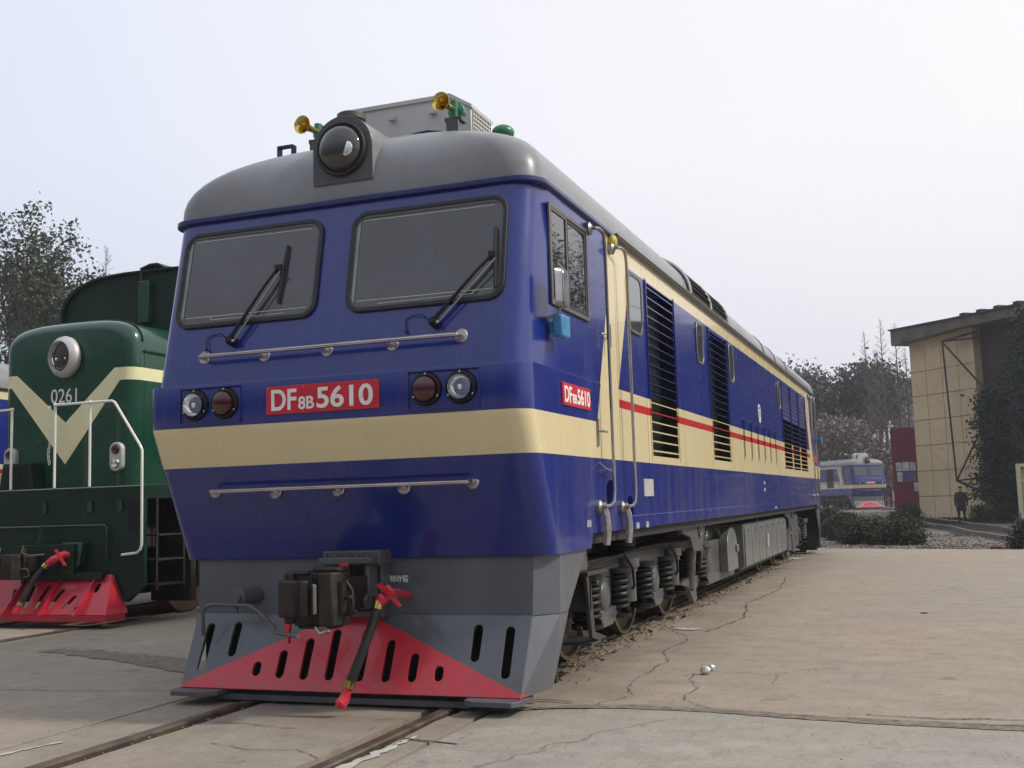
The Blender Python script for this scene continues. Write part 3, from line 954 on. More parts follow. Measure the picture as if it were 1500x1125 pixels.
    for (y0, y1, z0, z1) in blocks:
        for sg in ((1,) if detail else (1, -1)):
            b = MB()
            if detail:
                b.box(HW - .158, HW - .150, y0 + .001, y1 - .001, z0 + .001, z1 - .001)
                b.box(HW - .150, HW - .006, y0 + .0005, y0 + .003, z0 + .002, z1 - .002); b.box(HW - .150, HW - .006, y1 - .003, y1 - .0005, z0 + .002, z1 - .002)
            else:
                b.box(*sorted((sg * (HW - .01), sg * (HW + .004))), y0, y1, z0, z1)
            bo = b.build('louver_bay', M['black'], root)
            b = MB()
            n = 18 if detail else 12
            for i in range(n):
                z = z0 + (z1 - z0) * (i + .5) / n
                x = sg * HW
                if detail: b.prism([(x + .002, y0 + .004, z - .006), (x + .002, y0 + .004, z + .004), (x - .030, y0 + .004, z + .016), (x - .030, y0 + .004, z + .012)], (0, y1 - y0 - .008, 0))
                else: b.prism([(x + sg * .004, y0 + .004, z - .012), (x + sg * .004, y0 + .004, z + .004), (x + sg * .002, y0 + .004, z + .044), (x + sg * .002, y0 + .004, z + .036)], (0, y1 - y0 - .008, 0))
            b.build('slats', M['livery'], bo, smooth=0)
            if detail and y0 > 10:
                b = MB()
                for i in range(8): b.prism([(HW - .01, y0 + .03, 2.62 + i * .074), (HW + .004, y0 + .03, 2.62 + i * .074), (HW - .006, y0 + .03, 2.69 + i * .074)], (0, y1 - y0 - .06, 0))
                b.build('shutter', M['livery'], bo, smooth=0)
            if detail:
                b = MB()
                for yy_ in (y0 - .03, y1 + .012):
                    b.box(HW - .002, HW + .010, yy_, yy_ + .018, z0 - .03, z1 + .03)
                build_each(b, 'louver_edge', M['livery'], bo, smooth=0)
    # ---- side windows
    wins = [(2.86, 3.00, .48, .52), (5.78, 3.02, .40, .46), (7.86, 3.02, .36, .50), (12.66, 2.98, .36, .48)]
    for yc, zc, wv, hv in wins:
        for sg in ((1,) if detail else (1, -1)):
            f = MB()
            x = sg * (HW + .0)
            f.ring([(x, yc + u, zc + v_) for u, v_ in rrect(wv, hv, .10, 5)], [(x, yc + u, zc + v_) for u, v_ in rrect(wv - .05, hv - .05, .08, 5)], (sg * .012, 0, 0))
            fo = f.build('side_window', M['alu_frame'] if yc < 3 else M['steel'], root, bevel=.003)
            f = MB(); f.prism([(x + sg * .002, yc + u, zc + v_) for u, v_ in rrect(wv - .05, hv - .05, .08, 5)], (sg * .004, 0, 0))
            f.build('pane', M['gglass'], fo, smooth=0)
    # ---- cab side window
    for sg in (1, -1):
        for e in ((0, 1)):
            if detail and sg < 0: continue
            Y = (lambda y: y) if e == 0 else (lambda y: L - y)
            def rect_ring(y0, y1, z0, z1, t, dep, mat, par, nm, xo=0.0):
                f = MB(); x = sg * (HW + xo)
                a, b = sorted((Y(y0), Y(y1)))
                o = [(x, a, z0), (x, b, z0), (x, b, z1), (x, a, z1)]
                i = [(x, a + t, z0 + t), (x, b - t, z0 + t), (x, b - t, z1 - t), (x, a + t, z1 - t)]
                f.ring(o, i, (sg * dep, 0, 0))
                return f.build(nm, mat, par, bevel=.003)
            cw = rect_ring(.53, 1.42, 2.64, 3.345, .028, .018, M['alu_frame'], root, 'cab_window', -.002)
            rect_ring(.56, .92, 2.665, 3.32, .02, .012, M['alu_frame'], cw, 'fixed_sash', .001)
            rect_ring(.92, 1.39, 2.665, 3.32, .035, .010, M['blackrub'], cw, 'sliding_sash', -.001)
            f = MB(); a, b = sorted((Y(.555), Y(1.395))); f.box(*sorted((sg * (HW - .004), sg * (HW + .004))), a, b, 2.66, 3.325)
            f.build('pane', M['sglass'], cw, smooth=0)
            f = MB()
            a, b = sorted((Y(.70), Y(1.36)))
            f.box(*sorted((sg * HW, sg * (HW + .012))), a, b, 1.975, 2.13)
            sp = f.build('side_number_plate', M['sign_red'], root, bevel=.002)
            if detail and sg > 0 and e == 0:
                for txt, x0, x1, z0, z1 in (('DF', .735, .90, 1.995, 2.108), ('8B', .915, 1.015, 1.995, 2.063), ('5610', 1.03, 1.335, 1.995, 2.108)):
                    text_fit(txt, x0, x1, z0, z1, HW + .0135, 'x', M['white'], sp, bold=.005)
            # vertical handrails either side of the door
            for q, (yr_, zt_, zb_) in enumerate(((1.66, 3.36, 1.27), (2.30, 3.34, 1.26))):
                x = sg * HW
                yo = -.20
                h = MB()
                h.tube([(x, Y(yr_ + yo), zt_), (x + sg*.07, Y(yr_ + yo), zt_), (x + sg*.085, Y(yr_ + yo + .05), zt_ + .005), (x + sg*.085, Y(yr_ - .07), zt_), (x + sg*.085, Y(yr_ - .02), zt_ - .03), (x + sg*.085, Y(yr_), zt_ - .09),
                        (x + sg*.085, Y(yr_), zb_ + .12), (x + sg*.085, Y(yr_ - .03), zb_ + .04), (x + sg*.085, Y(yr_ - .10), zb_ + .01), (x + sg*.07, Y(yr_ + yo), zb_), (x, Y(yr_ + yo), zb_)], .013, 10)
                ho = h.build('door_handrail', M['handrail'], root)
                if detail:
                    f = MB()
                    for zz in (zt_, zb_):
                        f.lathe((x, Y(yr_ + yo), zz), (sg, 0, 0), [(0, .05), (.03, .05), (.036, .04), (.045, .03)], 20)
                    build_each(f, 'flange', M['steel'], ho)
                    if e == 0:
                        f = MB()
                        pts = [(x + sg*.04, Y(yr_ + yo + .01), zb_ + .02), (x + sg*.055, Y(yr_ + yo + .05), zb_ - .06), (x + sg*.05, Y(yr_ + yo + .09), zb_ - .18), (x + sg*.035, Y(yr_ + yo + .10), zb_ - .28)]
                        f.tube(pts, [.028, .03, .032, .03], 6)
                        f.build('canvas_strap', M['canvas'], ho)
    # ---- roof fittings
    for e in ((0,) if detail else (0, 1)):
        def T(x, y, z): return Vector((x, y, z)) if e == 0 else Vector((-x, L - y, z))
        D = Vector((0, -1, 0)) if e == 0 else Vector((0, 1, 0))
        h = MB()
        arch = [(-.215, 3.60), (.255, 3.60), (.255, 3.86)] + [(.02 + .235 * math.cos(R(a)), 3.85 + .235 * math.sin(R(a))) for a in range(10, 180, 10)] + [(-.215, 3.86)]
        A = [T(x, .297, z) for x, z in arch]
        B = [T(x * 1.02, 1.5, min(z, 4.08)) for x, z in arch]
        Mid = [T(x * 1.25 if z < 3.9 else x * 1.05, .95, z if z > 3.9 else z - .1) for x, z in arch]
        h.rings([A, Mid, B])
        hl = h.build('headlamp_housing', M['roof'], root, bevel=.006)
        f = MB(); f.prism([T(x, .2965, z) for x, z in arch], D * .010); f.build('face_plate', M['facegrey'], hl, bevel=.003)
        f = MB(); f.lathe(T(.02, .286, 3.838), D, [(0, .196), (.025, .196), (.034, .188), (.030, .172), (.01, .166)], 40, True, False)
        f.build('lamp_rim', M['blackrub'], hl)
        f = MB(); f.lathe(T(.02, .285, 3.838), D, [(.003, .01), (.004, .10), (.006, .165)], 36, True, False); f.build('reflector', M['black'], hl)
        f = MB(); f.lathe(T(.02, .286, 3.838), D, [(.008, .170), (.045, .160), (.075, .135), (.098, .088), (.106, .04), (.108, .003)], 36, False, True)
        f.build('lens', M['lampglass'] if 'lampglass' in M else M['sglass'], hl)
        f = MB(); f.lathe(T(.10, .205, 3.81), D, [(-.005, .02), (.0, .045), (.01, .052), (.016, .045), (.018, .02)], 20); f.build('inner_lamp', M['reflector'], hl)
        f = MB(); f.lathe(T(.01, .45, 4.045), (0, 0, 1), [(0, .10), (.02, .10), (.025, .085), (.05, .085), (.055, .105), (.095, .105), (.105, .09)], 24)
        f.build('vent_cap', M['grey'], hl)
        # horns
        for sg in (-1, 1):
            x = .615 if sg > 0 else -.545
            b = MB(); a0, a1 = T(x - .05, .88, 3.98), T(x + .05, 1.0, 4.235)
            b.box(min(a0.x, a1.x), max(a0.x, a1.x), min(a0.y, a1.y), max(a0.y, a1.y), 3.95, 4.15)
            b.prism([T(x - .07, .90, 4.15), T(x + .07, .90, 4.15), T(x + .07, .90, 4.185), T(x - .07, .90, 4.185)], D * -.1)
            hb = b.build('horn_bracket', M['grey'], root, bevel=.004)
            b = MB()
            o = T(x, .93, 4.245)
            dr = (D + Vector((-.10, 0, .0))).normalized()
            b.lathe(o - dr * .02, dr, [(-.07, .03), (-.065, .055), (-.03, .065), (.0, .065), (.01, .045), (.02, .03)], 20)
            b.cyl(o + Vector((0, 0, -.06)), o + Vector((0, 0, .065)), .03, n=12)
            b.build('horn_diaphragm', M['hgreen'], hb)
            b = MB(); b.lathe(o, dr, [(0, .020), (.10, .025), (.16, .038), (.19, .054), (.205, .072), (.210, .072), (.205, .066), (.185, .047), (.15, .030), (.10, .014)], 24)
            b.build('horn_bell', M['brass'], hb)
        # air conditioner
        b = MB()
        prof = [(-.60, 4.0), (.64, 4.0), (.64, 4.365), (.46, 4.475), (-.36, 4.475), (-.60, 4.365)]
        b.prism([T(x, 1.20, z) for x, z in prof], D * -.42)
        ac = b.build('air_conditioner', M['alu'], root, bevel=.008)
        if detail:
            b = MB()
            prof2 = [(-.61, 4.345), (-.36, 4.455), (.46, 4.455), (.65, 4.345), (.65, 4.372), (.47, 4.486), (-.37, 4.486), (-.61, 4.372)]
            b.prism([T(x, 1.185, z) for x, z in prof2], D * -.45)
            b.build('lid', M['alu'], ac, smooth=0)
            b = MB()
            for i in range(9):
                z = 4.07 + i * .034; b.box(.642, .648, 1.22, 1.61, z, z + .006)
            for i in range(12):
                y = 1.22 + i * .034; b.box(.6425, .6475, y, y + .006, 4.06, 4.345)
            b.build('mesh_guard', M['white'], ac, smooth=0)
            b = MB(); b.box(.6405, .6415, 1.22, 1.61, 4.06, 4.345); b.build('grille_back', M['black'], ac)
            b = MB(); b.box(-.05, .0, 1.155, 1.19, 4.34, 4.37); b.box(.30, .35, 1.155, 1.19, 4.34, 4.37); build_each(b, 'clasp', M['alu'], ac)
            # small roof bits
            b = MB(); b.box(-.875, -.735, .86, .92, 4.145, 4.158); b.box(-.875, -.862, .86, .92, 3.96, 4.145); b.box(-.748, -.735, .86, .92, 3.96, 4.145)
            b.build('roof_bracket', M['navy'], root)
            b = MB(); b.ball((.99, .95, 4.02), .085, 16, 8, (1, 1, .7)); b.build('roof_dome', M['hgreen'], root)
            b = MB(); b.tube([(.30, .82, 4.045), (.34, .80, 4.06), (.45, .80, 4.065), (.56, .82, 4.05)], .009, 6); b.build('roof_pipe', M['black'], root)
    if detail:
        # lifting rings and radiator louvers on the roof shoulder
        def roofpt(ang, y, off=0):
            a = R(ang); dx = 1.12 * (1 - math.cos(a) ** .9)
            return Vector((HW - .012 - dx + off * math.cos(a), y, 3.475 + .565 * math.sin(a) ** .80 + off * math.sin(a)))
        rb = MB()
        for i in range(0, 30):
            pass
        prof = [roofpt(a, 5.35, .012) for a in range(4, 88, 3)]
        prof_in = [roofpt(a, 5.35, -.0) for a in range(4, 88, 3)]
        rb.rings([[p for p in prof], [p + Vector((0, 2.35, 0)) for p in prof]], False, False, closed=False)
        rv = rb.build('roof_radiator', M['black'], root, smooth=40, fix=False)
        rb = MB()
        for y in (5.33, 6.52, 7.70):
            ring = [roofpt(a, y, .03) for a in range(2, 90, 4)]
            rb.tube(ring, .018, 6)
        build_each(rb, 'radiator_hoop', M['alu'], rv)
        rb = MB()
        for a in range(8, 86, 6):
            p = roofpt(a, 5.35, .02)
            rb.box(p.x - .004, p.x + .02, 5.36, 7.68, p.z - .004, p.z + .006)
        rb.build('slats', M['dark'], rv)
        for y, a in ((5.45, 62), (6.35, 60), (7.45, 60), (8.7, 60)):
            p = roofpt(a, y)
            b = MB()
            n = Vector((.55, 0, .83))
            cpt = p + n * .05
            u = n; v_ = Vector((0, 1, 0))
            b.tube([cpt + (u * math.cos(2*PI*i/14) + v_ * math.sin(2*PI*i/14)) * .032 for i in range(15)], .011, 6)
            b.cyl(p - n * .01, p + n * .025, .016, n=8)
            b.build('lifting_ring', M['grey'], root)
        # roof joints
        for y in (11.2, 12.6, 14.2):
            b = MB(); b.tube([roofpt(a, y, .004) for a in range(2, 90, 4)], .008, 5); b.build('roof_joint', M['grey'], root)
        # ---- wipers
        def F(x, z, off=0):
            n = Vector((0, -1, .215)).normalized()
            return Vector((x, yup(z), z)) + n * off
        for px_, bx, bt, bb in ((-.76, -.43, (-.385, 3.17), (-.415, 2.75)), (.80, 1.19, (1.195, 3.12), (1.215, 2.70))):
            wz = 2.99 if px_ < 0 else 2.91
            b = MB()
            b.lathe(F(px_, 2.50, 0), Vector((0, -1, .215)), [(0, .035), (.045, .035), (.055, .026), (.07, .02)], 16)
            b.tube([F(px_, 2.50, .055), F((px_ * .25 + bx * .75), 2.50 + .75 * (wz - 2.5), .066), F(bx, wz, .055)], [.015, .010, .010], 8)
            wp = b.build('wiper', M['black'], root)
            b = MB(); b.tube([F(px_ + .035, 2.485, .05), F(bx + .035, wz - .03, .07)], .006, 6); b.ball(F(px_ + .035, 2.485, .06), .012, 8, 5)
            b.build('parallel_rod', M['steel'], wp)
            b = MB()
            b.tube([F(bt[0], bt[1], .022), F((bt[0] + bb[0]) / 2, (bt[1] + bb[1]) / 2, .034), F(bb[0], bb[1], .022)], .012, 6)
            b.tube([F(bt[0] + .01, bt[1] - .02, .016), F(bb[0] + .01, bb[1] + .02, .016)], .007, 5)
            b.box(-.025, .025, -.0, .02, -.03, .03, Matrix.Translation(F(bx, wz, .055)))
            b.build('wiper_blade', M['blackrub'], wp)
            b = MB()
            s_ = -1
            b.tube([F(px_ - .02, 2.50, .03), F(px_ - .09, 2.56, .03), F(px_ - .17, 2.565, .012), F(px_ - .22, 2.54, .012), F(px_ - .205, 2.46, .02)], .004, 5)
            b.ball(F(px_ - .205, 2.455, .018), .011, 8, 5)
            b.build('washer_hose', M['black'], wp)
        # ---- mirror and blue box
        b = MB()
        b.prism([(HW + .10, .40 + u, 2.72 + v_) for u, v_ in rrect(.14, .26, .04, 4)], (.035, .05, 0))
        mo = b.build('side_mirror', M['mirrorcase'], root, bevel=.004)
        b = MB(); b.prism([(HW + .137, .452 + u, 2.72 + v_) for u, v_ in rrect(.12, .24, .035, 4)], (.003, .004, 0)); b.build('mirror_glass', M['mirrorcase'], mo)
        b = MB(); b.tube([(HW + .10, .44, 2.60), (HW + .08, .44, 2.545), (HW + .0, .44, 2.53)], .012, 8); b.build('mirror_arm', M['steel'], mo)
        b = MB(); b.box(HW + .045, HW + .115, .42, .60, 2.40, 2.55); b.box(HW - .004, HW + .045, .47, .55, 2.44, 2.51)
        b.build('junction_box', M['bluebox'], root, bevel=.014)
        b = MB(); b.box(-HW - .115, -HW - .045, L - .60, L - .42, 2.40, 2.55); b.box(-HW - .045, -HW, L - .55, L - .47, 2.44, 2.51)
        b.box(HW + .045, HW + .115, L - .60, L - .42, 2.40, 2.55); b.box(HW - .004, HW + .045, L - .55, L - .47, 2.44, 2.51)
        b.build('junction_box', M['bluebox'], root, bevel=.014)
        # ---- door hardware
        b = MB(); b.box(HW, HW + .012, 1.52, 1.56, 1.72, 1.93); b.tube([(HW, 1.54, 1.83), (HW + .05, 1.54, 1.83), (HW + .055, 1.62, 1.83)], .009, 6)
        b.build('door_handle', M['steel'], root)
        b = MB(); b.tube([(HW, 1.56, 1.60), (HW + .05, 1.56, 1.55), (HW + .05, 1.75, 1.535), (HW, 1.75, 1.55)], .008, 6); b.build('door_step_handle', M['steel'], root)
        b = MB(); b.tube([(HW + .045, 1.86, 2.50), (HW + .045, 1.86, 2.68)], .011, 8); b.tube([(HW, 1.75, 2.60), (HW + .045, 1.86, 2.60), (HW, 1.95, 2.60)], .008, 6)
        b.build('sign_holder', M['chrome'], root)
        b = MB(); b.ball((HW + .02, 2.12, 3.40), .055, 14, 8, (.8, 1, 1.1)); b.build('door_lamp', M['yellow'], root)
        b = MB(); b.box(HW, HW + .006, 2.92, 3.26, 1.34, 1.49); b.build('maker_plate', M['alu'], root, bevel=.001)
        for y, z, ww, hh in ((1.20, 1.155, .10, .05), (2.58, 1.10, .10, .05), (2.92, 1.10, .10, .05), (10.3, 1.50, .16, .05), (10.3, 1.40, .16, .05), (11.4, 1.12, .2, .04)):
            b = MB()
            for q in range(4):
                b.box(HW + (.0075 if z < 1.18 and y > 2 else .0005), HW + (.009 if z < 1.18 and y > 2 else .002), y + q * ww / 4, y + (q + .75) * ww / 4, z - hh / 2, z + hh / 2)
            b.build('stencil_mark', M['stencil'], root, smooth=0)
        b = MB()
        for y, z in ((3.6, 1.53), (5.9, 1.53), (8.3, 1.53), (11.2, 1.54)): b.lathe((HW, y, z), (1, 0, 0), [(0, .02), (.006, .02), (.008, .012)], 10)
        b.build('plug', M['navy'], root)
        # emblem: a ring over an I-shaped rail section
        b = MB(); yc, zc = 10.24, 2.53
        def pt(r, a): return (HW + .001, yc + r * math.cos(a), zc + r * math.sin(a))
        n = 28
        b.ring([pt(.13, 2*PI*i/n) for i in range(n)], [pt(.10, 2*PI*i/n) for i in range(n)], (.004, 0, 0))
        b.box(HW + .001, HW + .005, yc - .022, yc + .022, zc - .09, zc + .04)
        b.box(HW + .001, HW + .005, yc - .06, yc + .06, zc + .02, zc + .055)
        b.box(HW + .001, HW + .005, yc - .08, yc + .08, zc - .145, zc - .115)
        b.build('emblem', M['white'], root, smooth=0)
        # slots: pale lips and black sheets put in for the shade inside
        for i in range(6):
            yc = 8.62 + i * .652
            b = MB(); b.ring([(HW, yc + u, 2.07 + v_) for u, v_ in rrect(.15, .57, .072, 5)], [(HW, yc + u, 2.07 + v_) for u, v_ in rrect(.116, .536, .056, 5)], (.010, 0, 0))
            so = b.build('vent_slot', M['livery'], root)
            b = MB(); b.prism([(HW - .012, yc + u, 2.07 + v_) for u, v_ in rrect(.118, .538, .057, 5)], (.008, 0, 0)); b.build('slot_shade', M['black'], so)
        # ---- coupler
        q = -.15
        b = MB()
        b.box(q + .0, q + .43, .24, .46, .93, 1.03); b.box(q + .02, q + .42, .14, .24, .945, .99)
        b.box(q + .35, q + .38, .18, .44, .72, .945)
        b.box(q + .0, q + .41, .32, .452, .58, .945); b.lathe((q + .36, .17, .70), (1, 0, 0), [(-.04, .05), (.03, .05)], 16)
        cm = b.build('coupler_carrier', M['grey'], root, bevel=.008)
        for x in (.05, .13, .21, .29, .37):
            b = MB(); b.cyl((q + x, .19, .99), (q + x, .19, 1.012), .016, n=6); b.build('bolt', M['grey'], cm)
        b = MB(); b.box(q + .03, q + .385, .314, .321, .62, .925); b.build('carrier_recess_shade', M['black'], cm)  # flat black sheet standing in for the shade of a recess
        b = MB()
        def cx(x, y): return (x * .86 + .015, -.10 + (y + .10) * .62)
        b.box(.04, .22, -.12, .34, .66, .87)
        head = [(.27, -.10), (.27, -.30), (.235, -.40), (.13, -.42), (.11, -.33), (.02, -.30), (-.02, -.34), (-.10, -.36), (-.10, -.22), (-.02, -.12)]
        b.prism([cx(x, y) + (.585,) for x, y in head], (0, 0, .335))
        b.prism([cx(x, y) + (.92,) for x, y in [(.27, -.10), (.27, -.33), (.10, -.34), (.0, -.22), (.05, -.10)]], (0, 0, .03))
        b.prism([cx(x, y) + (.905,) for x, y in [(.02, -.20), (.02, -.36), (-.13, -.42), (-.17, -.36), (-.08, -.22)]], (0, 0, .022))
        b.box(-.06, .20, -.24, -.10, .565, .59)
        co = b.build('coupler', M['rust'], root, bevel=.012)
        b = MB()
        kn = [(-.10, -.24), (-.17, -.28), (-.215, -.36), (-.20, -.44), (-.14, -.475), (-.075, -.45), (-.05, -.40), (-.02, -.45), (.02, -.455), (.05, -.40), (.01, -.34), (-.02, -.28)]
        b.prism([cx(x, y) + (.64,) for x, y in kn], (0, 0, .235))
        b.rings([b.circ(cx(-.125, -.37) + (.60,), (0, 0, 1), .036, 14), b.circ(cx(-.125, -.37) + (.925,), (0, 0, 1), .036, 14)])
        b.build('knuckle', M['rust'], co, bevel=.014)
        b = MB()
        b.prism([cx(x, y) + (.66,) for x, y in [(.10, -.44), (.12, -.40), (.06, -.34), (.03, -.36)]], (0, 0, .19))
        b.build('knuckle_tail', M['steel'], co, bevel=.008)
        b = MB(); b.box(.245, .268, -.24, -.16, .66, .86)
        b.cyl((.25, -.20, .755), (.315, -.22, .765), .012, n=8); b.cyl((.25, -.18, .66), (.33, -.18, .67), .016, n=8)
        b.tube([(.26, -.18, .86), (.29, -.16, .80), (.30, -.17, .70), (.28, -.18, .64)], .014, 6)
        b.build('coupler_lock', M['rust'], co)
        b = MB()
        b.tube([(.10, -.28, .58), (.14, -.30, .545), (.19, -.28, .555), (.16, -.27, .59), (.11, -.28, .57)], .014, 6)
        b.build('lift_shackle', M['steel'], co)
        b = MB(); b.box(.19, .23, -.13, -.09, .88, .965); b.build('coupler_tab', M['redp'], co)
        # uncoupling lever
        b = MB()
        b.tube([(-1.13, .26, .45), (-1.13, .25, .62), (-1.10, .25, .655), (-1.04, .25, .67), (-.72, .22, .665), (-.62, .18, .63), (-.32, -.10, .555), (-.24, -.20, .535), (.02, -.36, .535)], .014, 8)
        lv = b.build('uncoupling_lever', M['grey'], root)
        b = MB(); b.lathe((-.80, .46, .72), (-.25, -1, 0), [(0, .06), (.10, .06), (.12, .055), (.18, .055), (.185, .04)], 18); b.tube([(-.84, .27, .72), (-.86, .26, .66), (-.85, .25, .61)], .016, 6)
        b.build('lever_bearing', M['grey'], root)
        b = MB(); b.prism([(-.30, -.02, .74), (-.26, -.02, .76), (-.245, -.02, .60), (-.26, -.02, .52), (-.275, .0, .44), (-.31, .0, .52)], (0, .03, 0)); b.build('lever_stop', M['redp'], root)
        # brake hose
        b = MB(); b.tube([(.36, .06, .70), (.345, .03, .60), (.31, 0, .48), (.26, -.03, .34), (.205, -.05, .20)], [.031, .031, .030, .031, .033], 12)
        ho = b.build('brake_hose', M['hose'], root)
        b = MB(); b.tube([(.40, .44, .72), (.40, .25, .75), (.41, .12, .755), (.385, .07, .725), (.362, .06, .695)], [.022, .030, .040, .041, .034], 14)
        b.box(.41, .47, .06, .13, .74, .785); b.cyl((.43, .10, .77), (.41, .08, .81), .022, n=10)
        b.build('angle_cock', M['redp'], ho, bevel=.006)
        b = MB(); b.prism([(.35, .05, .815), (.38, .05, .828), (.46, .04, .775), (.53, .04, .685), (.515, .04, .675), (.44, .04, .75)], (0, .016, 0)); b.build('cock_handle', M['redp'], ho)
        b = MB(); b.tube([(.362, .063, .712), (.354, .05, .665)], .038, 14); b.tube([(.212, -.047, .225), (.197, -.053, .18)], .038, 14)
        build_each(b, 'hose_clamp', M['brass'], ho)
        b = MB(); b.tube([(.20, -.053, .185), (.183, -.06, .14), (.17, -.07, .10), (.16, -.10, .08)], [.027, .032, .038, .03], 12); b.ball((.16, -.08, .085), .040, 12, 8)
        b.build('hose_coupling', M['redp'], ho)
                # lettering by the cock
        text_object('制动管', .050, M['white'], root, (.325, .437, .825), (1, 0, 0), (0, 0, 1), bold=.0008, depth=.001, name='stencil_lettering')
    return root

# headlamp glass: dark interior behind a domed glass
M['lampglass'] = glass_dark('headlamp glass', (.05, .045, .042), .03)

loco = blue_loco('locomotive', (0, 0, 0), 0, True,
                 label='large blue and cream diesel locomotive with grey roof and red number plate, close up', cat='locomotive', group='blue diesel locomotives')
blue_loco('locomotive', (-12.1, 2.55, 0), 0, False,
          label='blue locomotive flank with cream band showing behind the green one, left edge', cat='locomotive', group='blue diesel locomotives')
blue_loco('locomotive', (-.75, 87.5, -.02), R(33), False,
          label='small distant blue locomotive beyond the shrubs, between the big locomotive and the maroon board', cat='locomotive', group='blue diesel locomotives')

# ------------------------------------------------------------------ green shunter
def green_loco():
    root = empty('shunting_locomotive', (-6.47, 4.5, 0), label='dark green shunting locomotive with cream V stripe, white railings and number 0261', cat='locomotive')
    # local: nose beam at y=0, hood front at y=.25
    hw = 1.04; y0 = .25
    def crown(x, base, rise, w):
        t = min(1, abs(x) / w)
        return base + rise * (1 - t ** 3) ** (1/3.) if t < 1 else base
    def hood_section(y, inset, ins_z=0):
        pts = []
        w = hw - inset
        n = 28
        pts.append((-w, y, 1.672))
        for i in range(n + 1):
            a = PI * (1 - i / n)
            x = math.copysign(abs(math.cos(a)) ** .55, math.cos(a)) * w
            z = 3.34 + (.46 - ins_z) * math.sin(a) ** .55
            pts.append((x, y, z))
        pts.append((w, y, 1.672))
        return pts
    mb = MB()
    secs = []
    for i in range(7):
        a = PI / 2 * i / 6
        secs.append(hood_section(y0 + .16 * (1 - math.sin(a)), .16 * (1 - math.cos(a)) , .12 * (1 - math.cos(a))))
    secs = [hood_section(y0 + .16 * (1 - math.cos(PI/2*i/6)) , .16 * (1 - math.sin(PI/2*i/6)), .13 * (1 - math.sin(PI/2*i/6))) for i in range(7)]
    secs.append(hood_section(1.85, 0))
    mb.rings(secs)
    hood = mb.build('hood', M['green'], root, smooth=50)
    # lid seam and drip
    b = MB()
    sec = hood_section(.43, -.006, -.006)[1:-1]
    b.tube([Vector(p) for p in sec if p[2] > 3.35], .014, 6)
    b.build('hood_seam', M['greendk'], hood)
    b = MB(); b.tube([(hw + .012, .45, 3.36), (hw + .012, 1.85, 3.36)], .018, 6); b.build('drip_rail', M['green'], hood)
    b = MB(); b.box(hw - .001, hw + .002, .46, .466, 1.68, 3.34); b.build('door_seam', M['black'], hood)
    # V stripe
    def strip(poly, y):
        b_ = [(x, y, z) for x, z in poly]; return b_
    b = MB()
    b.prism(strip([(-.88, 3.15), (-.80, 3.15), (0.0, 2.50), (.76, 3.15), (.885, 3.15), (.885, 2.99), (.845, 2.99), (0.0, 1.97), (-.885, 2.99), (-.885, 3.15)][::-1], y0 - .003), (0, .002, 0))
    b.build('v_stripe', M['gcream'], hood, smooth=0)
    b = MB()
    rs = []
    for i in range(9):
        a = PI / 2 * i / 8
        x = hw - .16 + .164 * math.sin(a); y = y0 + .16 - .164 * math.cos(a)
        rs.append([(x, y, 2.99), (x, y, 3.15)])
    rs.append([(hw + .004, 1.84, 2.99), (hw + .004, 1.84, 3.15)])
    b.rings(rs, False, False, closed=False)
    for p, q in [(0, 0)]: pass
    b.build('side_stripe', M['gcream'], hood, fix=False)
    b = MB()
    rs = [[(-x[0][0], x[0][1], 2.99), (-x[0][0], x[0][1], 3.15)] for x in rs]
    b.rings(rs, False, False, closed=False); b.build('side_stripe', M['gcream'], hood, fix=False)
    # headlamp
    b = MB()
    b.lathe((.02, y0 + .02, 3.335), (-.16, -1, -.02), [(0, .235), (.03, .262), (.07, .268), (.11, .255), (.15, .215), (.16, .20), (.12, .19), (.04, .175)], 36)
    hl = b.build('headlamp', M['alu'], root)
    b = MB(); b.lathe((.0, y0 - .07, 3.333), (-.16, -1, -.02), [(0, .192), (.012, .190), (.02, .14), (.024, .05), (.025, .005)], 32, True, True)
    b.build('lens', M['lampglass'], hl)
    b = MB(); b.lathe((-.02, y0 - .075, 3.338), (-.10, -1, -.02), [(0, .15), (.008, .155), (.012, .15)], 30, False, False)
    for sx in (-.08, .07): b.ball((sx, y0 - .088, 3.31), .022, 10, 6)
    b.build('bulb', M['reflector'], hl)
    text_fit('0261', -.235, .175, 2.755, 2.935, y0 - .004, 'y', M['letter'], hood, name='number_lettering', bold=.0)
    # cab behind
    b = MB()
    cab = [(-1.5, 1.2), (1.5, 1.2), (1.5, 4.05)] + [(1.5 * math.copysign(abs(math.cos(R(a))) ** .6, math.cos(R(a))), 4.08 + .66 * math.sin(R(a)) ** .75) for a in range(6, 176, 6)] + [(-1.5, 4.05)]
    b.prism([(x, 1.852, z) for x, z in cab], (0, 2.6, 0))
    cb = b.build('cab', M['greendk'], root, smooth=40)
    b = MB()
    cabo = [(x * 1.03, z + .03) for x, z in cab[2:]]
    cabi = [(x, z + .001) for x, z in cab[2:]]
    for (a1, a2), (b1, b2) in zip(zip(cabo, cabi), zip(cabo[1:], cabi[1:])):
        b.rings([[(a1[0], 1.80, a1[1]), (a2[0], 1.80, a2[1]), (a2[0], 4.5, a2[1]), (a1[0], 4.5, a1[1])], [(b1[0], 1.80, b1[1]), (b2[0], 1.80, b2[1]), (b2[0], 4.5, b2[1]), (b1[0], 4.5, b1[1])]])
    b.build('cab_roof', M['greendk'], cb)
    b = MB(); b.box(-.75, -.15, 1.845, 1.853, 3.85, 4.0); b.build('cab_vent', M['black'], cb)
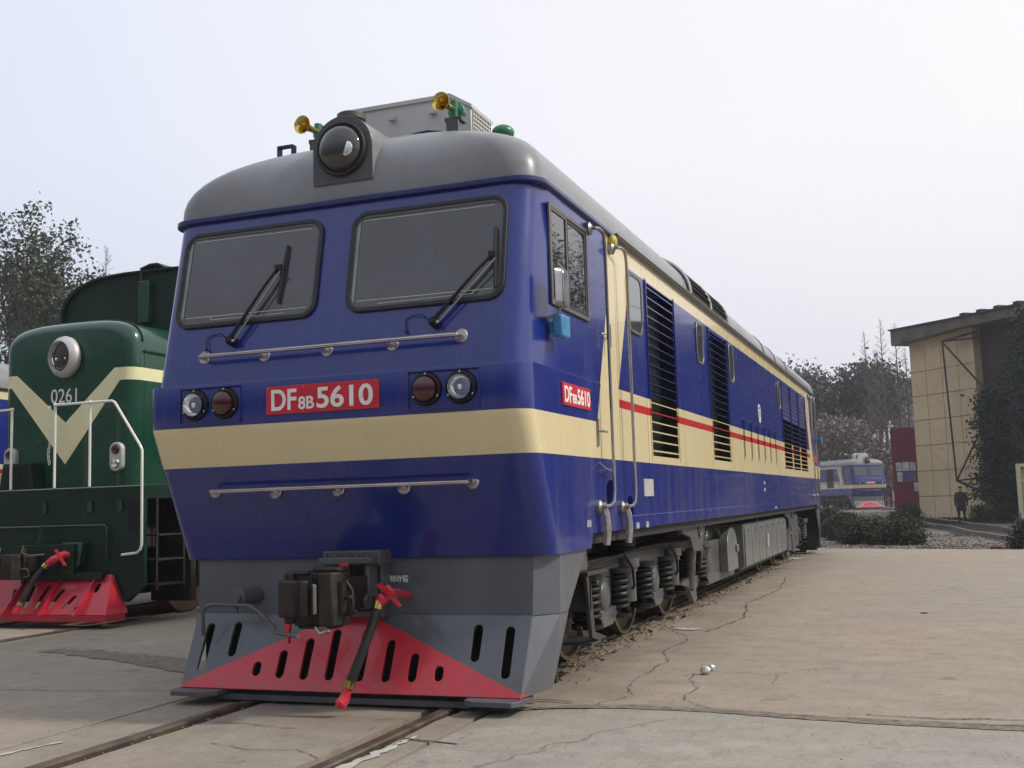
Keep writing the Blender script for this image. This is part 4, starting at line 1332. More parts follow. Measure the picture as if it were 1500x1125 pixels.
    for sg in (-1, 1):
        b = MB(); b.ring([(sg*1.27 + u, 1.845, 3.6 + v_) for u, v_ in rrect(.34, .6, .06, 4)], [(sg*1.27 + u, 1.845, 3.6 + v_) for u, v_ in rrect(.28, .54, .05, 4)], (0, -.015, 0)); f = b.build('cab_window', M['blackrub'], cb)
        b = MB(); b.box(sg*1.27 - .14, sg*1.27 + .14, 1.842, 1.850, 3.33, 3.87); b.build('pane', M['sglass'], f)
    # exhaust duct / roof horn
    b = MB(); b.box(-.12, .06, 1.76, 2.1, 4.0, 4.60); b.box(-.12, -.09, 1.8, 1.83, 4.6, 4.80); b.build('exhaust_duct', M['green'], cb, bevel=.01)
    b = MB(); b.prism([(-.12, 1.8, 4.80), (.05, 1.8, 4.85), (.18, 1.8, 4.85), (.28, 1.8, 4.79), (.28, 1.8, 4.76), (.17, 1.8, 4.815), (.05, 1.8, 4.82), (-.12, 1.8, 4.785)], (0, .3, 0)); b.tube([(.10, 1.9, 4.72), (.10, 1.9, 4.83)], .035, 8); b.tube([(.22, 1.9, 4.72), (.22, 1.9, 4.79)], .03, 8); b.build('roof_horn', M['greendk'], cb)
    # long body behind the cab, frame
    b = MB(); b.box(-1.1, 1.1, 4.5, 12.5, 1.66, 3.7); b.build('engine_hood', M['green'], root, bevel=.08)
    b = MB(); b.box(-1.42, 1.42, .0, 13.0, 1.50, 1.668); b.build('deck', M['greendk'], root, bevel=.006)
    # nose beam plate with lower chamfer
    b = MB()
    b.prism([(-1.18, .0, .28), (1.18, .0, .28), (1.42, .0, .46), (1.42, .0, 1.50), (-1.42, .0, 1.50), (-1.42, .0, .46)], (0, .06, 0))
    bp = b.build('nose_beam', M['greendk'], root, bevel=.006)
    b = MB(); b.box(-1.0, 1.0, .06, 1.2, .9, 1.5); b.build('frame', M['dark'], root)
    b = MB(); b.box(1.18, 1.36, -.004, .004, 1.10, 1.48); b.build('step_opening_shade', M['black'], bp)  # black patch on the solid beam painting the shade of an opening
    b = MB()
    for x in (-.9, -.1, .6, 1.05): b.box(x, x + .07, -.03, .0, 1.36, 1.5)
    build_each(b, 'railing_bracket', M['green'], bp)
    b = MB(); b.tube([(-1.42, -.035, 1.20), (.86, -.035, 1.20), (.90, -.035, 1.17), (.90, -.035, .80), (.90, -.02, .78)], .012, 6)
    for x in (-.5, .45): b.box(x, x + .02, -.035, 0, 1.19, 1.22)
    b.build('uncoupling_lever', M['green'], bp)
    b = MB(); b.prism([(.30, -.02, 1.0), (.62, -.02, 1.0), (.56, -.02, .72), (.36, -.02, .66)], (0, -.10, 0)); b.build('jumper_socket', M['green'], bp, bevel=.01)
    # step box at front centre
    b = MB(); b.prism([(-.86, .22, 1.67), (-.30, .22, 1.67), (-.36, .22, 2.0), (-.80, .22, 2.0)], (0, -.18, 0)); b.build('foot_step', M['greendk'], root, bevel=.006)
    b = MB(); b.prism([(-.76, .038, 1.70), (-.40, .038, 1.70), (-.43, .038, 1.95), (-.73, .038, 1.95)], (0, -.003, 0)); b.build('step_recess_shade', M['black'], root)  # black sheet on the step face, painted in as recess shade
    # marker pods
    for sg in (-1, 1):
        b = MB(); b.prism([(sg * .84 + u, y0 - .001, 2.03 + v_) for u, v_ in rrect(.19, .36, .09, 6)], (0, -.07, 0)); p = b.build('marker_lamp', M['alu'], root, bevel=.012)
        b = MB(); b.lathe((sg * .84, y0 - .072, 2.12), (0, -1, 0), [(0, .062), (.018, .05), (.025, .01)], 20); b.build('red_lens', M['redlens'], p)
        b = MB(); b.lathe((sg * .84, y0 - .072, 1.95), (0, -1, 0), [(0, .062), (.018, .05), (.025, .01)], 20); b.build('white_lens', M['reflector'], p)
    # white railings
    yr = -.03
    def rail(pts): b.tube([(x, yr, z) for x, z in pts], .0165, 8)
    b = MB()
    rail([(.09, 1.67), (.09, 2.70)]); rail([(.63, 1.67), (.63, 2.70)])
    rail([(.07, 2.70), (.96, 2.70), (1.0, 2.68), (1.03, 2.64), (1.38, 2.14), (1.41, 2.08), (1.41, .96), (1.39, .90), (1.34, .86), (1.12, .84)])
    b.ball((.09, yr, 2.70), .026, 10, 6); b.ball((.63, yr, 2.70), .026, 10, 6)
    b.build('white_railing', M['whitep'], root)
    b = MB()
    rail([(-.60, 1.67), (-.60, 2.68)]); rail([(-.60, 2.68), (-1.42, 2.66), (-1.42, .9)])
    b.ball((-.60, yr, 2.68), .026, 10, 6)
    b.build('white_railing', M['whitep'], root)
    b = MB()
    for i in range(14):
        z = 2.66 - i * .052
        c = Vector((.01 + .012 * math.sin(i), yr - .01, z))
        b.tube([c + Vector(((.012 if i % 2 else .004) * math.cos(2*PI*q/8), (.004 if i % 2 else .012) * math.cos(2*PI*q/8), .032 * math.sin(2*PI*q/8))) for q in range(9)], .005, 5)
    b.build('railing_chain', M['whitep'], root)
    b = MB(); b.box(-1.42, 1.42, -.004, -.001, 1.655, 1.664); b.build('deck_edge', M['alu'], root)
    # cowcatcher
    zt, zb, yt, yb = .60, .16, -.02, -.36
    hgt = math.hypot(zt - zb, yt - yb)
    X = Vector((1, 0, 0)); Yv = Vector((0, yt - yb, zt - zb)).normalized()
    holes = []
    for sg in (-1, 1):
        for x, a, bb, sh in ((.10, .08, .42, 0.04), (.32, .06, .36, .10), (.55, .06, .27, .10), (.74, .06, .20, .08), (.86, .30, .44, 0)):
            wd = .075
            holes.append([(sg * (x + sh * (v_ / max(.01, bb - a))) + u, (a + bb) / 2 + v_) for u, v_ in (rrect(wd, bb - a, wd / 2 - .0005, 5)[::-1] if sg > 0 else rrect(wd, bb - a, wd / 2 - .0005, 5)[::-1])])
    cw = flat_with_holes('cowcatcher', [(-1.18, 0), (1.18, 0), (.98, hgt), (-.98, hgt)], holes, .016, (0, yb, zb), X, Yv, M['redplow'], root)
    b = MB(); b.box(-1.20, 1.20, yb - .02, yb + .30, .085, .158)
    for sg in (-1, 1):
        b.prism([(sg * 1.18, yb, .16), (sg * 1.20, yb + .35, .16), (sg * 1.0, yt, .60)], (-sg * .012, 0, 0))
        b.prism([(sg * .80, yb - .0, .165), (sg * .80, yb - .12, .165), (sg * .80, yt - .08, .58), (sg * .80, yt, .58)], (-sg * .012, 0, 0))
        b.prism([(sg * .28, yb - .0, .165), (sg * .28, yb - .12, .165), (sg * .28, yt - .08, .58), (sg * .28, yt, .58)], (-sg * .012, 0, 0))
    b.build('cowcatcher_rib', M['redplow'], cw)
    # coupler
    b = MB(); b.box(-.42, .52, -.16, .0, .62, .98); b.box(-.30, .9, -.12, 0, .55, .64); dg = b.build('coupler_carrier', M['greendk'], root, bevel=.01)
    b = MB(); b.box(-.26, .0, -.40, -.05, .66, .86)
    b.prism([(x - .17, y - .35, .58) for x, y in [(.12, .1), (.14, -.10), (.08, -.18), (.02, -.13), (-.04, -.14), (-.10, -.16), (-.12, .1)]], (0, 0, .30))
    b.rings([b.circ((-.36, -.50, .52), (0, 0, 1), .06, 16), b.circ((-.36, -.50, .90), (0, 0, 1), .06, 16)])
    b.box(-.34, -.20, -.48, -.40, .60, .66); b.box(-.34, -.20, -.48, -.40, .78, .84)
    b.box(-.06, -.02, -.40, -.34, .52, .95)
    b.build('coupler', M['rust'], dg, bevel=.012)
    b = MB(); b.tube([(-.22, -.44, .86), (-.18, -.48, .78), (-.10, -.46, .76), (-.04, -.44, .80)], .012, 6); b.tube([(-.02, -.40, .98), (-.03, -.42, .90), (.06, -.40, .86), (.20, -.30, .87)], .012, 6)
    b.tube([(-.05, -.42, .70), (.04, -.40, .71), (.05, -.38, .62), (-.04, -.40, .60)], .011, 6)
    b.build('coupler_hook', M['brassdull'], dg)
    b = MB(); b.ball((-.36, -.50, .94), .06, 14, 8); b.build('coupler_pin', M['alu'], dg)
    b = MB()
    for i in range(7):
        z = 1.19 - i * .035; c = Vector((-.03, -.1 - .01*i, z))
        b.tube([c + Vector(((.012 if i % 2 else .004) * math.cos(2*PI*q/8), (.004 if i % 2 else .012) * math.cos(2*PI*q/8), .024 * math.sin(2*PI*q/8))) for q in range(9)], .005, 5)
    b.build('lever_chain', M['green'], dg)
    b = MB(); b.tube([(.22, -.30, .74), (.12, -.36, .60), (.05, -.42, .42), (.0, -.46, .30)], .034, 10); hs = b.build('brake_hose', M['hose'], root)
    b = MB(); b.tube([(.48, -.05, .84), (.40, -.18, .86), (.30, -.26, .80), (.24, -.29, .755)], [.035, .05, .05, .04], 12); b.prism([(.34, -.30, .93), (.38, -.30, .93), (.52, -.30, .74), (.49, -.30, .73), (.40, -.30, .85)], (0, .02, 0)); b.build('angle_cock', M['redp'], hs)
    b = MB(); b.tube([(.235, -.295, .755), (.21, -.31, .72)], .042, 12); b.tube([(.01, -.455, .32), (-.005, -.465, .28)], .042, 12); b.build('hose_clamp', M['brass'], hs)
    b = MB(); b.tube([(-.005, -.465, .28), (-.03, -.48, .22), (-.06, -.50, .19)], [.03, .04, .035], 10); b.build('hose_coupling', M['redp'], hs)
    # side: tanks, ladder, wheels
    b = MB(); b.box(-1.38, 1.38, 1.1, 1.18, .5, 1.5); b.box(-1.3, 1.3, 4.5, 9, .4, 1.4); build_each(b, 'side_tank', M['greendk'], root)
    b = MB(); b.box(.85, 1.46, .85, .95, .22, 1.5); b.build('dark_gap_sheet', M['dark'], root)  # dark sheet added to keep the gap behind the ladder in shade
    b = MB()
    for z in (.45, .75, 1.05): b.box(1.18, 1.42, .25, .75, z, z + .02)
    b.box(1.40, 1.42, .23, .26, .4, 1.5); b.box(1.40, 1.42, .75, .78, .4, 1.5); b.build('ladder', M['dark'], root)
    b = MB(); b.tube([(1.43, 1.3, .95), (1.43, 3.2, .95)], .02, 8); b.build('hand_bar', M['whitep'], root)
    for y in (1.6, 3.4, 5.2, 9.5, 11.3):
        for sg in (-1, 1):
            wmb = MB()
            wmb.lathe((sg * .715, y, .525), (sg, 0, 0), [(-.03, .555), (0, .55), (.012, .53), (.13, .522), (.135, .49), (.105, .47), (.10, .2), (.16, .17), (.17, .08)], 40)
            wmb.build('wheel', M['wheel'], root)
    b = MB()
    for sg in (-1, 1): b.box(*sorted((sg * .95, sg * 1.1)), .9, 6.0, .55, .8); b.box(*sorted((sg * .95, sg * 1.1)), 9.0, 12, .55, .8)
    b.box(-.6, .6, 1, 6, .3, 1.4); b.box(-.6, .6, 8.8, 12, .3, 1.4)
    b.build('bogie_frame', M['dark'], root)
    return root
green_loco()
#PART2
HAZE = 0.0009
# ------------------------------------------------------------------ ground
def edge_y(x): return 21.58 - .417 * (x - .89) if x > .8 else 21.62
def sm(a, b, t):
    t = max(0., min(1., (t - a) / (b - a))); return t * t * (3 - 2 * t)
def gz(x, y):
    d = (y - edge_y(x)) / 1.08
    h = -.05 - .23 * sm(0, 9, d) + .16 * sm(56, 84, y)
    if d > 0: h += .03 * noise.noise(Vector((x * .35, y * .35, 0)))
    h += .9 * sm(100, 220, y)
    return h
def lin(a, b, n): return [a + (b - a) * i / (n - 1) for i in range(n)]
xs = lin(-400, -60, 12)[:-1] + lin(-60, -20, 12)[:-1] + lin(-20, 20, 70)[:-1] + lin(20, 60, 14)[:-1] + lin(60, 400, 12)
ys = lin(-60, 16, 12)[:-1] + lin(16, 60, 90)[:-1] + lin(60, 130, 50)[:-1] + lin(130, 900, 20)
bm = MB()
V = [[bm.bm.verts.new((x, y, gz(x, y))) for x in xs] for y in ys]
for j in range(len(ys) - 1):
    for i in range(len(xs) - 1):
        bm.face([V[j][i], V[j][i+1], V[j+1][i+1], V[j+1][i]])
bm.build('ground', M['gravel'], None, smooth=180, kind='structure')

# pavement slabs between the tracks; grooves beside every rail head stay open
pv = MB()
def slab(x0, x1, y0, jag0=0, jag1=0, seed=0, ystart=None):
    """a strip from y0 to the pavement edge, optionally ragged along x0 or x1"""
    rnd = random.Random(seed)
    yy = y0 if ystart is None else ystart
    A = []; B = []
    while True:
        ye0, ye1 = edge_y(x0), edge_y(x1)
        t = yy
        a = x0 + (rnd.uniform(-jag0, jag0) if yy > .7 or jag0 < .05 else 0); b_ = x1 + rnd.uniform(-jag1, jag1)
        A.append((a, min(t, ye0))); B.append((b_, min(t, ye1)))
        if t >= max(ye0, ye1): break
        yy += rnd.uniform(.12, .3) if (jag0 or jag1) else 40
    top0 = [pv.bm.verts.new((x, y, -.001)) for x, y in A]; top1 = [pv.bm.verts.new((x, y, -.001)) for x, y in B]
    bot0 = [pv.bm.verts.new((x + .006, y, -.16)) for x, y in A]; bot1 = [pv.bm.verts.new((x, y, -.16)) for x, y in B]
    n = len(A)
    for i in range(n - 1):
        if A[i+1][1] - A[i][1] < 1e-6 and B[i+1][1] - B[i][1] < 1e-6: continue
        pv.face([top0[i], top1[i], top1[i+1], top0[i+1]])
        pv.face([bot0[i], top0[i], top0[i+1], bot0[i+1]])
        pv.face([top1[i], bot1[i], bot1[i+1], top1[i+1]])
    pv.face([top0[0], bot0[0], bot1[0], top1[0]])
    pv.face([top0[-1], top1[-1], bot1[-1], bot0[-1]])
GA = .7175
slab(-60, -12.1 - .80, -20)
slab(-12.1 - GA + .055, -12.1 + GA - .055, -20)
slab(-12.1 + .80, -6.44 - .80, -20)
slab(-6.44 - GA + .055, -6.44 + GA - .055, -20)
slab(-6.44 + .80, -1.34, -20)
slab(-1.315, -.80, -20)
slab(-GA + .075, .60, -20, .006, .010, 3)
slab(1.06, 60, -20, .055, 0, 5)
slab(.83, 1.03, -20, .02, .02, 9)
pv.build('pavement', M['concrete'], None, smooth=0, fix=True, kind='structure')
# the nearer, newer slab of the yard: a sheet laid on the old concrete
fs = MB()
rnd = random.Random(4)
edge = [(1.08, .15), (1.25, .33), (1.45, .43), (1.9, .52), (2.4, .50), (2.9, .40), (3.4, .33), (4.0, .30), (4.8, .38), (6, .30), (8, .05), (12, -.4)]
def interp(pts, n):
    out_ = []
    for (a, b), (c_, d_) in zip(pts, pts[1:]):
        for i in range(n): out_.append((a + (c_ - a) * i / n, b + (d_ - b) * i / n))
    return out_ + [pts[-1]]
E1 = [(x, y + rnd.uniform(-.008, .008)) for x, y in interp(edge, 6)]
lo_ = [fs.bm.verts.new((x, -20, .003)) for x, y in E1]; hi_ = [fs.bm.verts.new((x, y, .003)) for x, y in E1]
for i in range(len(E1) - 1): fs.face([lo_[i], lo_[i+1], hi_[i+1], hi_[i]])
fs.build('pavement', M['concrete_fore'], None, smooth=0, kind='structure')
# rough strip of broken joint filler along that edge
def ribbon(name, pts, widths, z, mat, jag=.02, n=8, seed=1, **k):
    rnd = random.Random(seed)
    if 'crack' in name:
        n *= 3
    P = interp(pts, n)
    if 'crack' in name:
        off = 0.0; Q = []
        for i, (x, y) in enumerate(P):
            off = off * .9 + rnd.uniform(-.014, .014)
            Q.append((x + off, y + off * .6 + rnd.uniform(-.003, .003)))
        P = Q
    W_ = [widths[min(int(i / n), len(widths) - 1)] for i in range(len(P))]
    q = MB(); a = []; b_ = []
    for i, (x, y) in enumerate(P):
        x2, y2 = P[min(i + 1, len(P) - 1)]; x1, y1 = P[max(i - 1, 0)]
        d = Vector((x2 - x1, y2 - y1, 0)).normalized(); nn = Vector((-d.y, d.x, 0))
        w_ = W_[i] / 2
        a.append(q.bm.verts.new(Vector((x, y, z)) + nn * (w_ + rnd.uniform(-jag, jag))))
        b_.append(q.bm.verts.new(Vector((x, y, z)) - nn * (w_ + rnd.uniform(-jag, jag))))
    for i in range(len(P) - 1): q.face([a[i], b_[i], b_[i+1], a[i+1]])
    return q.build(name, mat, None, smooth=0, **k)
mid = [(x, y + .06) for x, y in edge]
ribbon('pavement_joint', mid, [.05, .07, .10, .12, .12, .12, .13, .15, .16, .18, .2], .007, M['patch'], .012, kind='structure')
ribbon('pavement_crack', [(x, y + .115) for x, y in edge[2:]], [.005, .007, .004, .004, .007, .010, .012], .0095, M['crackdark'], .003, seed=3, kind='structure')
ribbon('pavement_crack', [(3.3, .62), (3.7, .56), (4.0, .62), (4.4, .60), (5.2, .75)], [.012], .0045, M['crackdark'], .004, seed=6, kind='structure')
ribbon('pavement_crack', [(.95, 5.6), (1.3, 4.6), (1.55, 4.2), (1.5, 3.2), (1.65, 2.5), (1.6, 1.6), (1.75, 1.0), (1.6, .6)], [.006, .005], .0045, M['crackdark'], .004, seed=8, kind='structure')
ribbon('pavement_crack', [(2.0, 2.0), (2.15, 1.4), (2.2, .9), (2.35, .65)], [.005], .0045, M['crackdark'], .003, seed=12, kind='structure')
ribbon('pavement_crack', [(1.5, 12), (1.7, 9.5), (1.55, 7.5), (1.75, 5.8), (1.6, 4.6)], [.009], .0045, M['crackdark'], .007, seed=18, kind='structure')
# left side patches and joints
ribbon('pavement_patch', [(-4.55, 2.45), (-4.1, 2.35), (-3.5, 2.15), (-2.9, 1.95), (-2.2, 1.62), (-1.6, 1.5)], [.25, .32, .34, .42, .42], .0045, M['patch'], .03, seed=21, kind='structure')
ribbon('pavement_crack', [(-4.55, 2.58), (-4.0, 2.50), (-3.4, 2.33), (-2.8, 2.17), (-2.2, 1.86), (-1.6, 1.72)], [.007, .012], .0085, M['crackdark'], .005, seed=22, kind='structure')
ribbon('pavement_crack', [(-3.62, 1.95), (-3.45, 2.2), (-3.2, 2.28)], [.006], .0085, M['crackdark'], .004, seed=23, kind='structure')
ribbon('pavement_crack', [(-2.85, 1.75), (-2.72, 2.0), (-2.6, 2.15)], [.006], .0085, M['crackdark'], .004, seed=24, kind='structure')
ribbon('pavement_crack', [(-6.5, .1), (-5.2, .28), (-3.9, .30), (-2.6, .42), (-1.34, .62)], [.006], .0045, M['crackdark'], .004, seed=25, kind='structure')
ribbon('pavement_joint', [(-.66, -.42), (-.35, -.40), (-.05, -.48), (.1, -.47)], [.006], .0045, M['crackdark'], .004, seed=26, kind='structure')
ribbon('pavement_joint', [(.84, -.60), (1.02, -.64), (1.22, -.68)], [.020], .0065, M['crackdark'], .002, seed=27, kind='structure')
ribbon('pavement_joint', [(1.05, .68), (1.25, .69), (1.46, .66)], [.024], .012, M['crackdark'], .003, seed=28, kind='structure')
ribbon('pavement_joint', [(.62, -1.15), (.4, -1.0), (.1, -1.05), (-.2, -.95)], [.006], .0045, M['crackdark'], .004, seed=29, kind='structure')
def blot(cx, cy, rx, ry, z, mat, seed, name='paint_spill'):
    rnd = random.Random(seed); q = MB()
    vs = [q.bm.verts.new((cx + rx * math.cos(2*PI*i/22) * rnd.uniform(.55, 1.1), cy + ry * math.sin(2*PI*i/22) * rnd.uniform(.55, 1.1), z)) for i in range(22)]
    q.face(vs); return q.build(name, mat, None, smooth=0, kind='structure')
blot(1.38, 4.80, .17, .13, .006, M['whitedab'], 1)
blot(1.02, 17.2, .22, .5, .006, M['whitedab'], 2)
blot(.95, 14.3, .22, .35, .006, M['whitedab'], 3)
blot(2.8, 10.57, .04, .06, .006, M['whitedab'], 4)
blot(3.6, 6.5, .05, .05, .006, M['crackdark'], 5)
ribbon('paint_spill', [(.86, -1.6), (.87, -1.15), (.88, -.8), (.90, -.5)], [.07, .06, .03], .0045, M['whitedab'], .02, seed=41, kind='structure')
ribbon('paint_spill', [(-1.28, -1.8), (-1.2, -1.4), (-1.12, -1.12)], [.06, .03], .0045, M['whitedab'], .01, seed=42, kind='structure')

# ------------------------------------------------------------------ rails
def rail_path(pts, half=.7525, name='railway_track', sleepers=False, z=0.0, **k):
    root = empty(name, (pts[0][0], pts[0][1], z), **k)
    o0 = Vector((pts[0][0], pts[0][1], z))
    for sg in (-1, 1):
        b = MB(); rs = []
        for i, p in enumerate(pts):
            a = Vector((pts[max(i-1,0)][0], pts[max(i-1,0)][1], 0)); c = Vector((pts[min(i+1,len(pts)-1)][0], pts[min(i+1,len(pts)-1)][1], 0))
            d = (c - a).normalized(); nn = Vector((d.y, -d.x, 0)) * sg
            P = Vector((p[0], p[1], (p[2] if len(p) > 2 else 0))) + nn * half
            prof = [(-.040, .006), (-.032, .018), (.032, .018), (.040, .006), (.037, -.03), (.012, -.045), (.012, -.13), (-.012, -.13), (-.012, -.045), (-.037, -.03)]
            rs.append([P + nn * u + Vector((0, 0, v_)) - Vector((o0.x, o0.y, 0)) for u, v_ in prof])
        b.rings(rs); b.build('rail', M['rail_top'] if not sleepers else M['rail_far'], root, smooth=30)
    if sleepers:
        b = MB(); 
        L_ = 0
        for i in range(len(pts) - 1):
            a = Vector((pts[i][0], pts[i][1], pts[i][2] if len(pts[i]) > 2 else 0)); c = Vector((pts[i+1][0], pts[i+1][1], pts[i+1][2] if len(pts[i+1]) > 2 else 0))
            seg = (c - a).length; d = (c - a).normalized(); nn = Vector((d.y, -d.x, 0)).normalized()
            t = 0
            while t < seg:
                p = a + d * t - Vector((o0.x, o0.y, 0))
                q = [p - nn*1.2 - d*.12, p + nn*1.2 - d*.12, p + nn*1.2 + d*.12, p - nn*1.2 + d*.12]
                b.prism([v + Vector((0, 0, -.20)) for v in q], (0, 0, .07)); t += .6
        b.build('sleepers', M['bark'], root, smooth=0, kind='stuff')
    return root
ysr = [-20, -10, 0, 10, 20]
rail_path([(0, y) for y in ysr], label='worn steel track in the concrete under the big blue locomotive', cat='track', group='railway tracks')
rail_path([(-6.44, y) for y in ysr], label='rails in the concrete under the green locomotive', cat='track', group='railway tracks')
rail_path([(-12.1, y) for y in ysr], label='rails under the blue locomotive at the far left', cat='track', group='railway tracks')
# guard strips: open groove edge beside the right rail
b = MB(); b.box(.615, .70, -14, 1.2, -.05, -.03); b.build('groove_bed', M['crackdark'], None, smooth=0, kind='structure')
rt = [(7.8, 20.5), (6.9, 26), (6.1, 31), (5.3, 36), (4.6, 42), (3.7, 48), (2.2, 58), (.9, 65), (-.6, 72)]
rail_path([(x + .4, y, gz(x, y) + .14) for x, y in interp(rt, 4)], sleepers=True, label='curved ballasted track running behind the shrubs past the walking person', cat='track', group='railway tracks')
dx, dy = math.sin(R(33)), -math.cos(R(33))
rail_path([(-.75 + dx * t, 87.5 + dy * t, -.02) for t in (12, 6, 0, -10, -25, -45)], sleepers=True, label='distant track under the small far locomotive', cat='track', group='railway tracks')
rail_path([(x, y, gz(x, y) + .13) for x, y in ((-6, 70), (-2, 72), (2, 73.5), (6, 74.5), (12, 75.5))], label='thin far track crossing just in front of the distant locomotive', cat='track', group='railway tracks')
b = MB(); b.box(-3.2, 2.4, 66.2, 66.8, gz(0, 66) - .1, gz(0, 66) + .30); b.build('kerb', M['kerb'], None, kind='structure')

# ------------------------------------------------------------------ loose stones
def stones(name, n, place, size, mat, seed, **k):
    rnd = random.Random(seed); q = MB()
    for _ in range(n):
        x, y, z = place(rnd); s_ = size * rnd.uniform(.4, 1.4)
        vs = [q.bm.verts.new((x + s_ * rnd.uniform(-1, 1), y + s_ * rnd.uniform(-1, 1), z + s_ * rnd.uniform(-.4, .7))) for _ in range(5)]
        for f in ((0,1,2),(0,2,3),(0,3,1),(1,3,4),(3,2,4),(2,1,4)): q.face([vs[i] for i in f])
    return q.build(name, mat, None, smooth=0, **k)
def pl_gravel(r):
    x = r.uniform(-1.5, 9); y = edge_y(max(x, .8)) + .15 + 16 * r.random() ** 1.5
    return x, y, gz(x, y) + .01
stones('gravel', 9000, pl_gravel, .045, M['stone'], 11, kind='stuff')
def pl_rub(r):
    y = 1.4 + 18.5 * r.random() ** 1.4
    return .83 + .30 * abs(r.gauss(0, .5)), y, .004
stones('rubble', 1500, pl_rub, .016, M['rubble'], 12, kind='stuff')
def pl_rub2(r):
    y = 1.5 + 17 * r.random() ** 1.3
    return .93 + r.uniform(-.1, .16), y, .008
stones('rubble', 160, pl_rub2, .035, M['rubble'], 13, kind='stuff')
def pl_gr(r):
    s_ = r.choice((-1, 1)); return (s_ * (.69 if r.random() < .5 else .81)) + r.uniform(-.02, .02), r.uniform(-5, 2.5), -.012
stones('rubble', 500, pl_gr, .012, M['rubble'], 14, kind='stuff')
stones('grit', 5000, lambda r: (1.1 + 9 * r.random() ** 1.4, -2.2 + 11 * r.random() ** 1.3, .004), .0045, M['rubble'], 25, kind='stuff')
stones('grit', 2500, lambda r: (-5.4 + 6.2 * r.random(), -1.6 + 5 * r.random(), .002), .0045, M['rubble'], 26, kind='stuff')
# rubble heap under the loco's right shoe
stones('rubble', 90, lambda r: (.98 + r.uniform(-.16, .16), .33 + r.uniform(-.07, .07), .012), .02, M['rubble'], 15, kind='stuff')

b = MB()
b.ball((0, 0, .032), .036, 9, 6, (1.1, .9, .85)); b.ball((.04, .03, .045), .028, 8, 5)
for v in b.bm.verts: v.co += Vector((random.uniform(-.006, .006),) * 3)
o = b.build('crumpled_litter', M['alu'], None, smooth=20, label='small crumpled grey and white litter lying alone on the concrete', cat='litter'); o.location = (2.09, 1.98, 0)
b = MB(); b.box(-.12, .12, -.05, .05, 0, .05); o = b.build('brick', M['maroon'], None, bevel=.006, label='dark reddish brick on the far edge of the concrete near the gravel', cat='brick'); o.location = (5.0, 20.2, .0)

# ------------------------------------------------------------------ buildings to the right
D = Vector((-.65, .76, 0)).normalized()       # along the wall, away from the camera
Nn = Vector((-D.y, D.x, 0)) * 1.0             # outward normal, towards the camera side
if Nn.dot(Vector((CAM_POS.x - 2.8, CAM_POS.y - 59.8, 0))) < 0: Nn = -Nn
P0 = Vector((3.12, 59.8, 0))
def W_(s, n, z): return P0 - D * s + Nn * n + Vector((0, 0, z))
bl = empty('engine_shed', W_(0, 0, -.3), label='ochre panelled shed with overhanging grey roof edge, right of the maroon board', cat='building')
bo = Vector(bl.location)
def wl(s, n, z): return W_(s, n, z) - bo
b = MB(); b.prism([wl(0, 0, -.4), wl(4.9, 0, -.4), wl(4.9, 0, 9.74), wl(0, 0, 9.55)], -Nn * 12); b.build('wall', M['ywall'], bl)
b = MB()
for i, z in enumerate((.95, 2.35, 3.75, 5.15, 6.5, 7.85)):
    b.prism([wl(.0, .004, z), wl(4.9, .004, z), wl(4.9, .004, z + .03), wl(0, .004, z + .03)], Nn * .006)
for s_ in (1.2, 2.45, 3.7):
    b.prism([wl(s_, .005, -.3), wl(s_ + .02, .005, -.3), wl(s_ + .02, .005, 9.3), wl(s_, .005, 9.3)], Nn * .004)
b.build('panel_joints', M['seam'], bl, smooth=0)
b = MB(); b.prism([wl(4.9, -.5, -.4), wl(30, -.5, -.4), wl(30, -.5, 9.4), wl(4.9, -.5, 9.7)], -Nn * 10); b.build('shed_opening_shade', M['browndk'], bl)  # dark wall standing in for the shaded open inside of the shed
b = MB()
b.prism([wl(-.65, .7, 9.5), wl(4.4, .7, 9.72), wl(30, .7, 9.4), wl(30, .7, 9.95), wl(4.4, .7, 10.22), wl(-.65, .7, 10.36)], -Nn * 14)
b.build('roof', M['roofc'], bl)
b = MB(); b.prism([wl(-.75, .8, 10.362), wl(4.4, .8, 10.222), wl(30, .8, 9.952), wl(30, .8, 10.04), wl(4.4, .8, 10.30), wl(-.75, .8, 10.44)], -Nn * 14.2); b.build('roof_edge', M['browndk'], bl)
for s_ in (4.4, 5.6, 6.8, 8.1):
    z = 10.30 - (s_ - 4.4) * .011
    b = MB(); b.prism([wl(s_, .3, z), wl(s_ + .35, .3, z), wl(s_ + .35, .3, z + .22), wl(s_, .3, z + .22)], -Nn * .6); b.build('roof_vent', M['browndk'], bl)
b = MB()
def bt(*pts, r=.05): b.tube([wl(*p) for p in pts], r, 6)
bt((3.55, .8, 9.15), (3.9, .8, 1.75), r=.055); bt((3.55, .8, 9.15), (5.4, .0, 9.45), r=.06); bt((3.55, .8, 9.15), (5.4, 0, 9.1), r=.05)
bt((3.6, .8, 9.05), (5.6, 0, 6.3), r=.05); bt((3.9, .8, 1.75), (5.0, 0, 4.3), r=.05); bt((3.9, .8, 1.75), (5.6, 0, 1.9), r=.05); bt((3.9, .8, 1.75), (5.6, 0, .85), r=.07); bt((5.0, 0, 4.3), (5.7, 0, 2.0), r=.05)
b.build('steel_bracket', M['browndk'], bl)

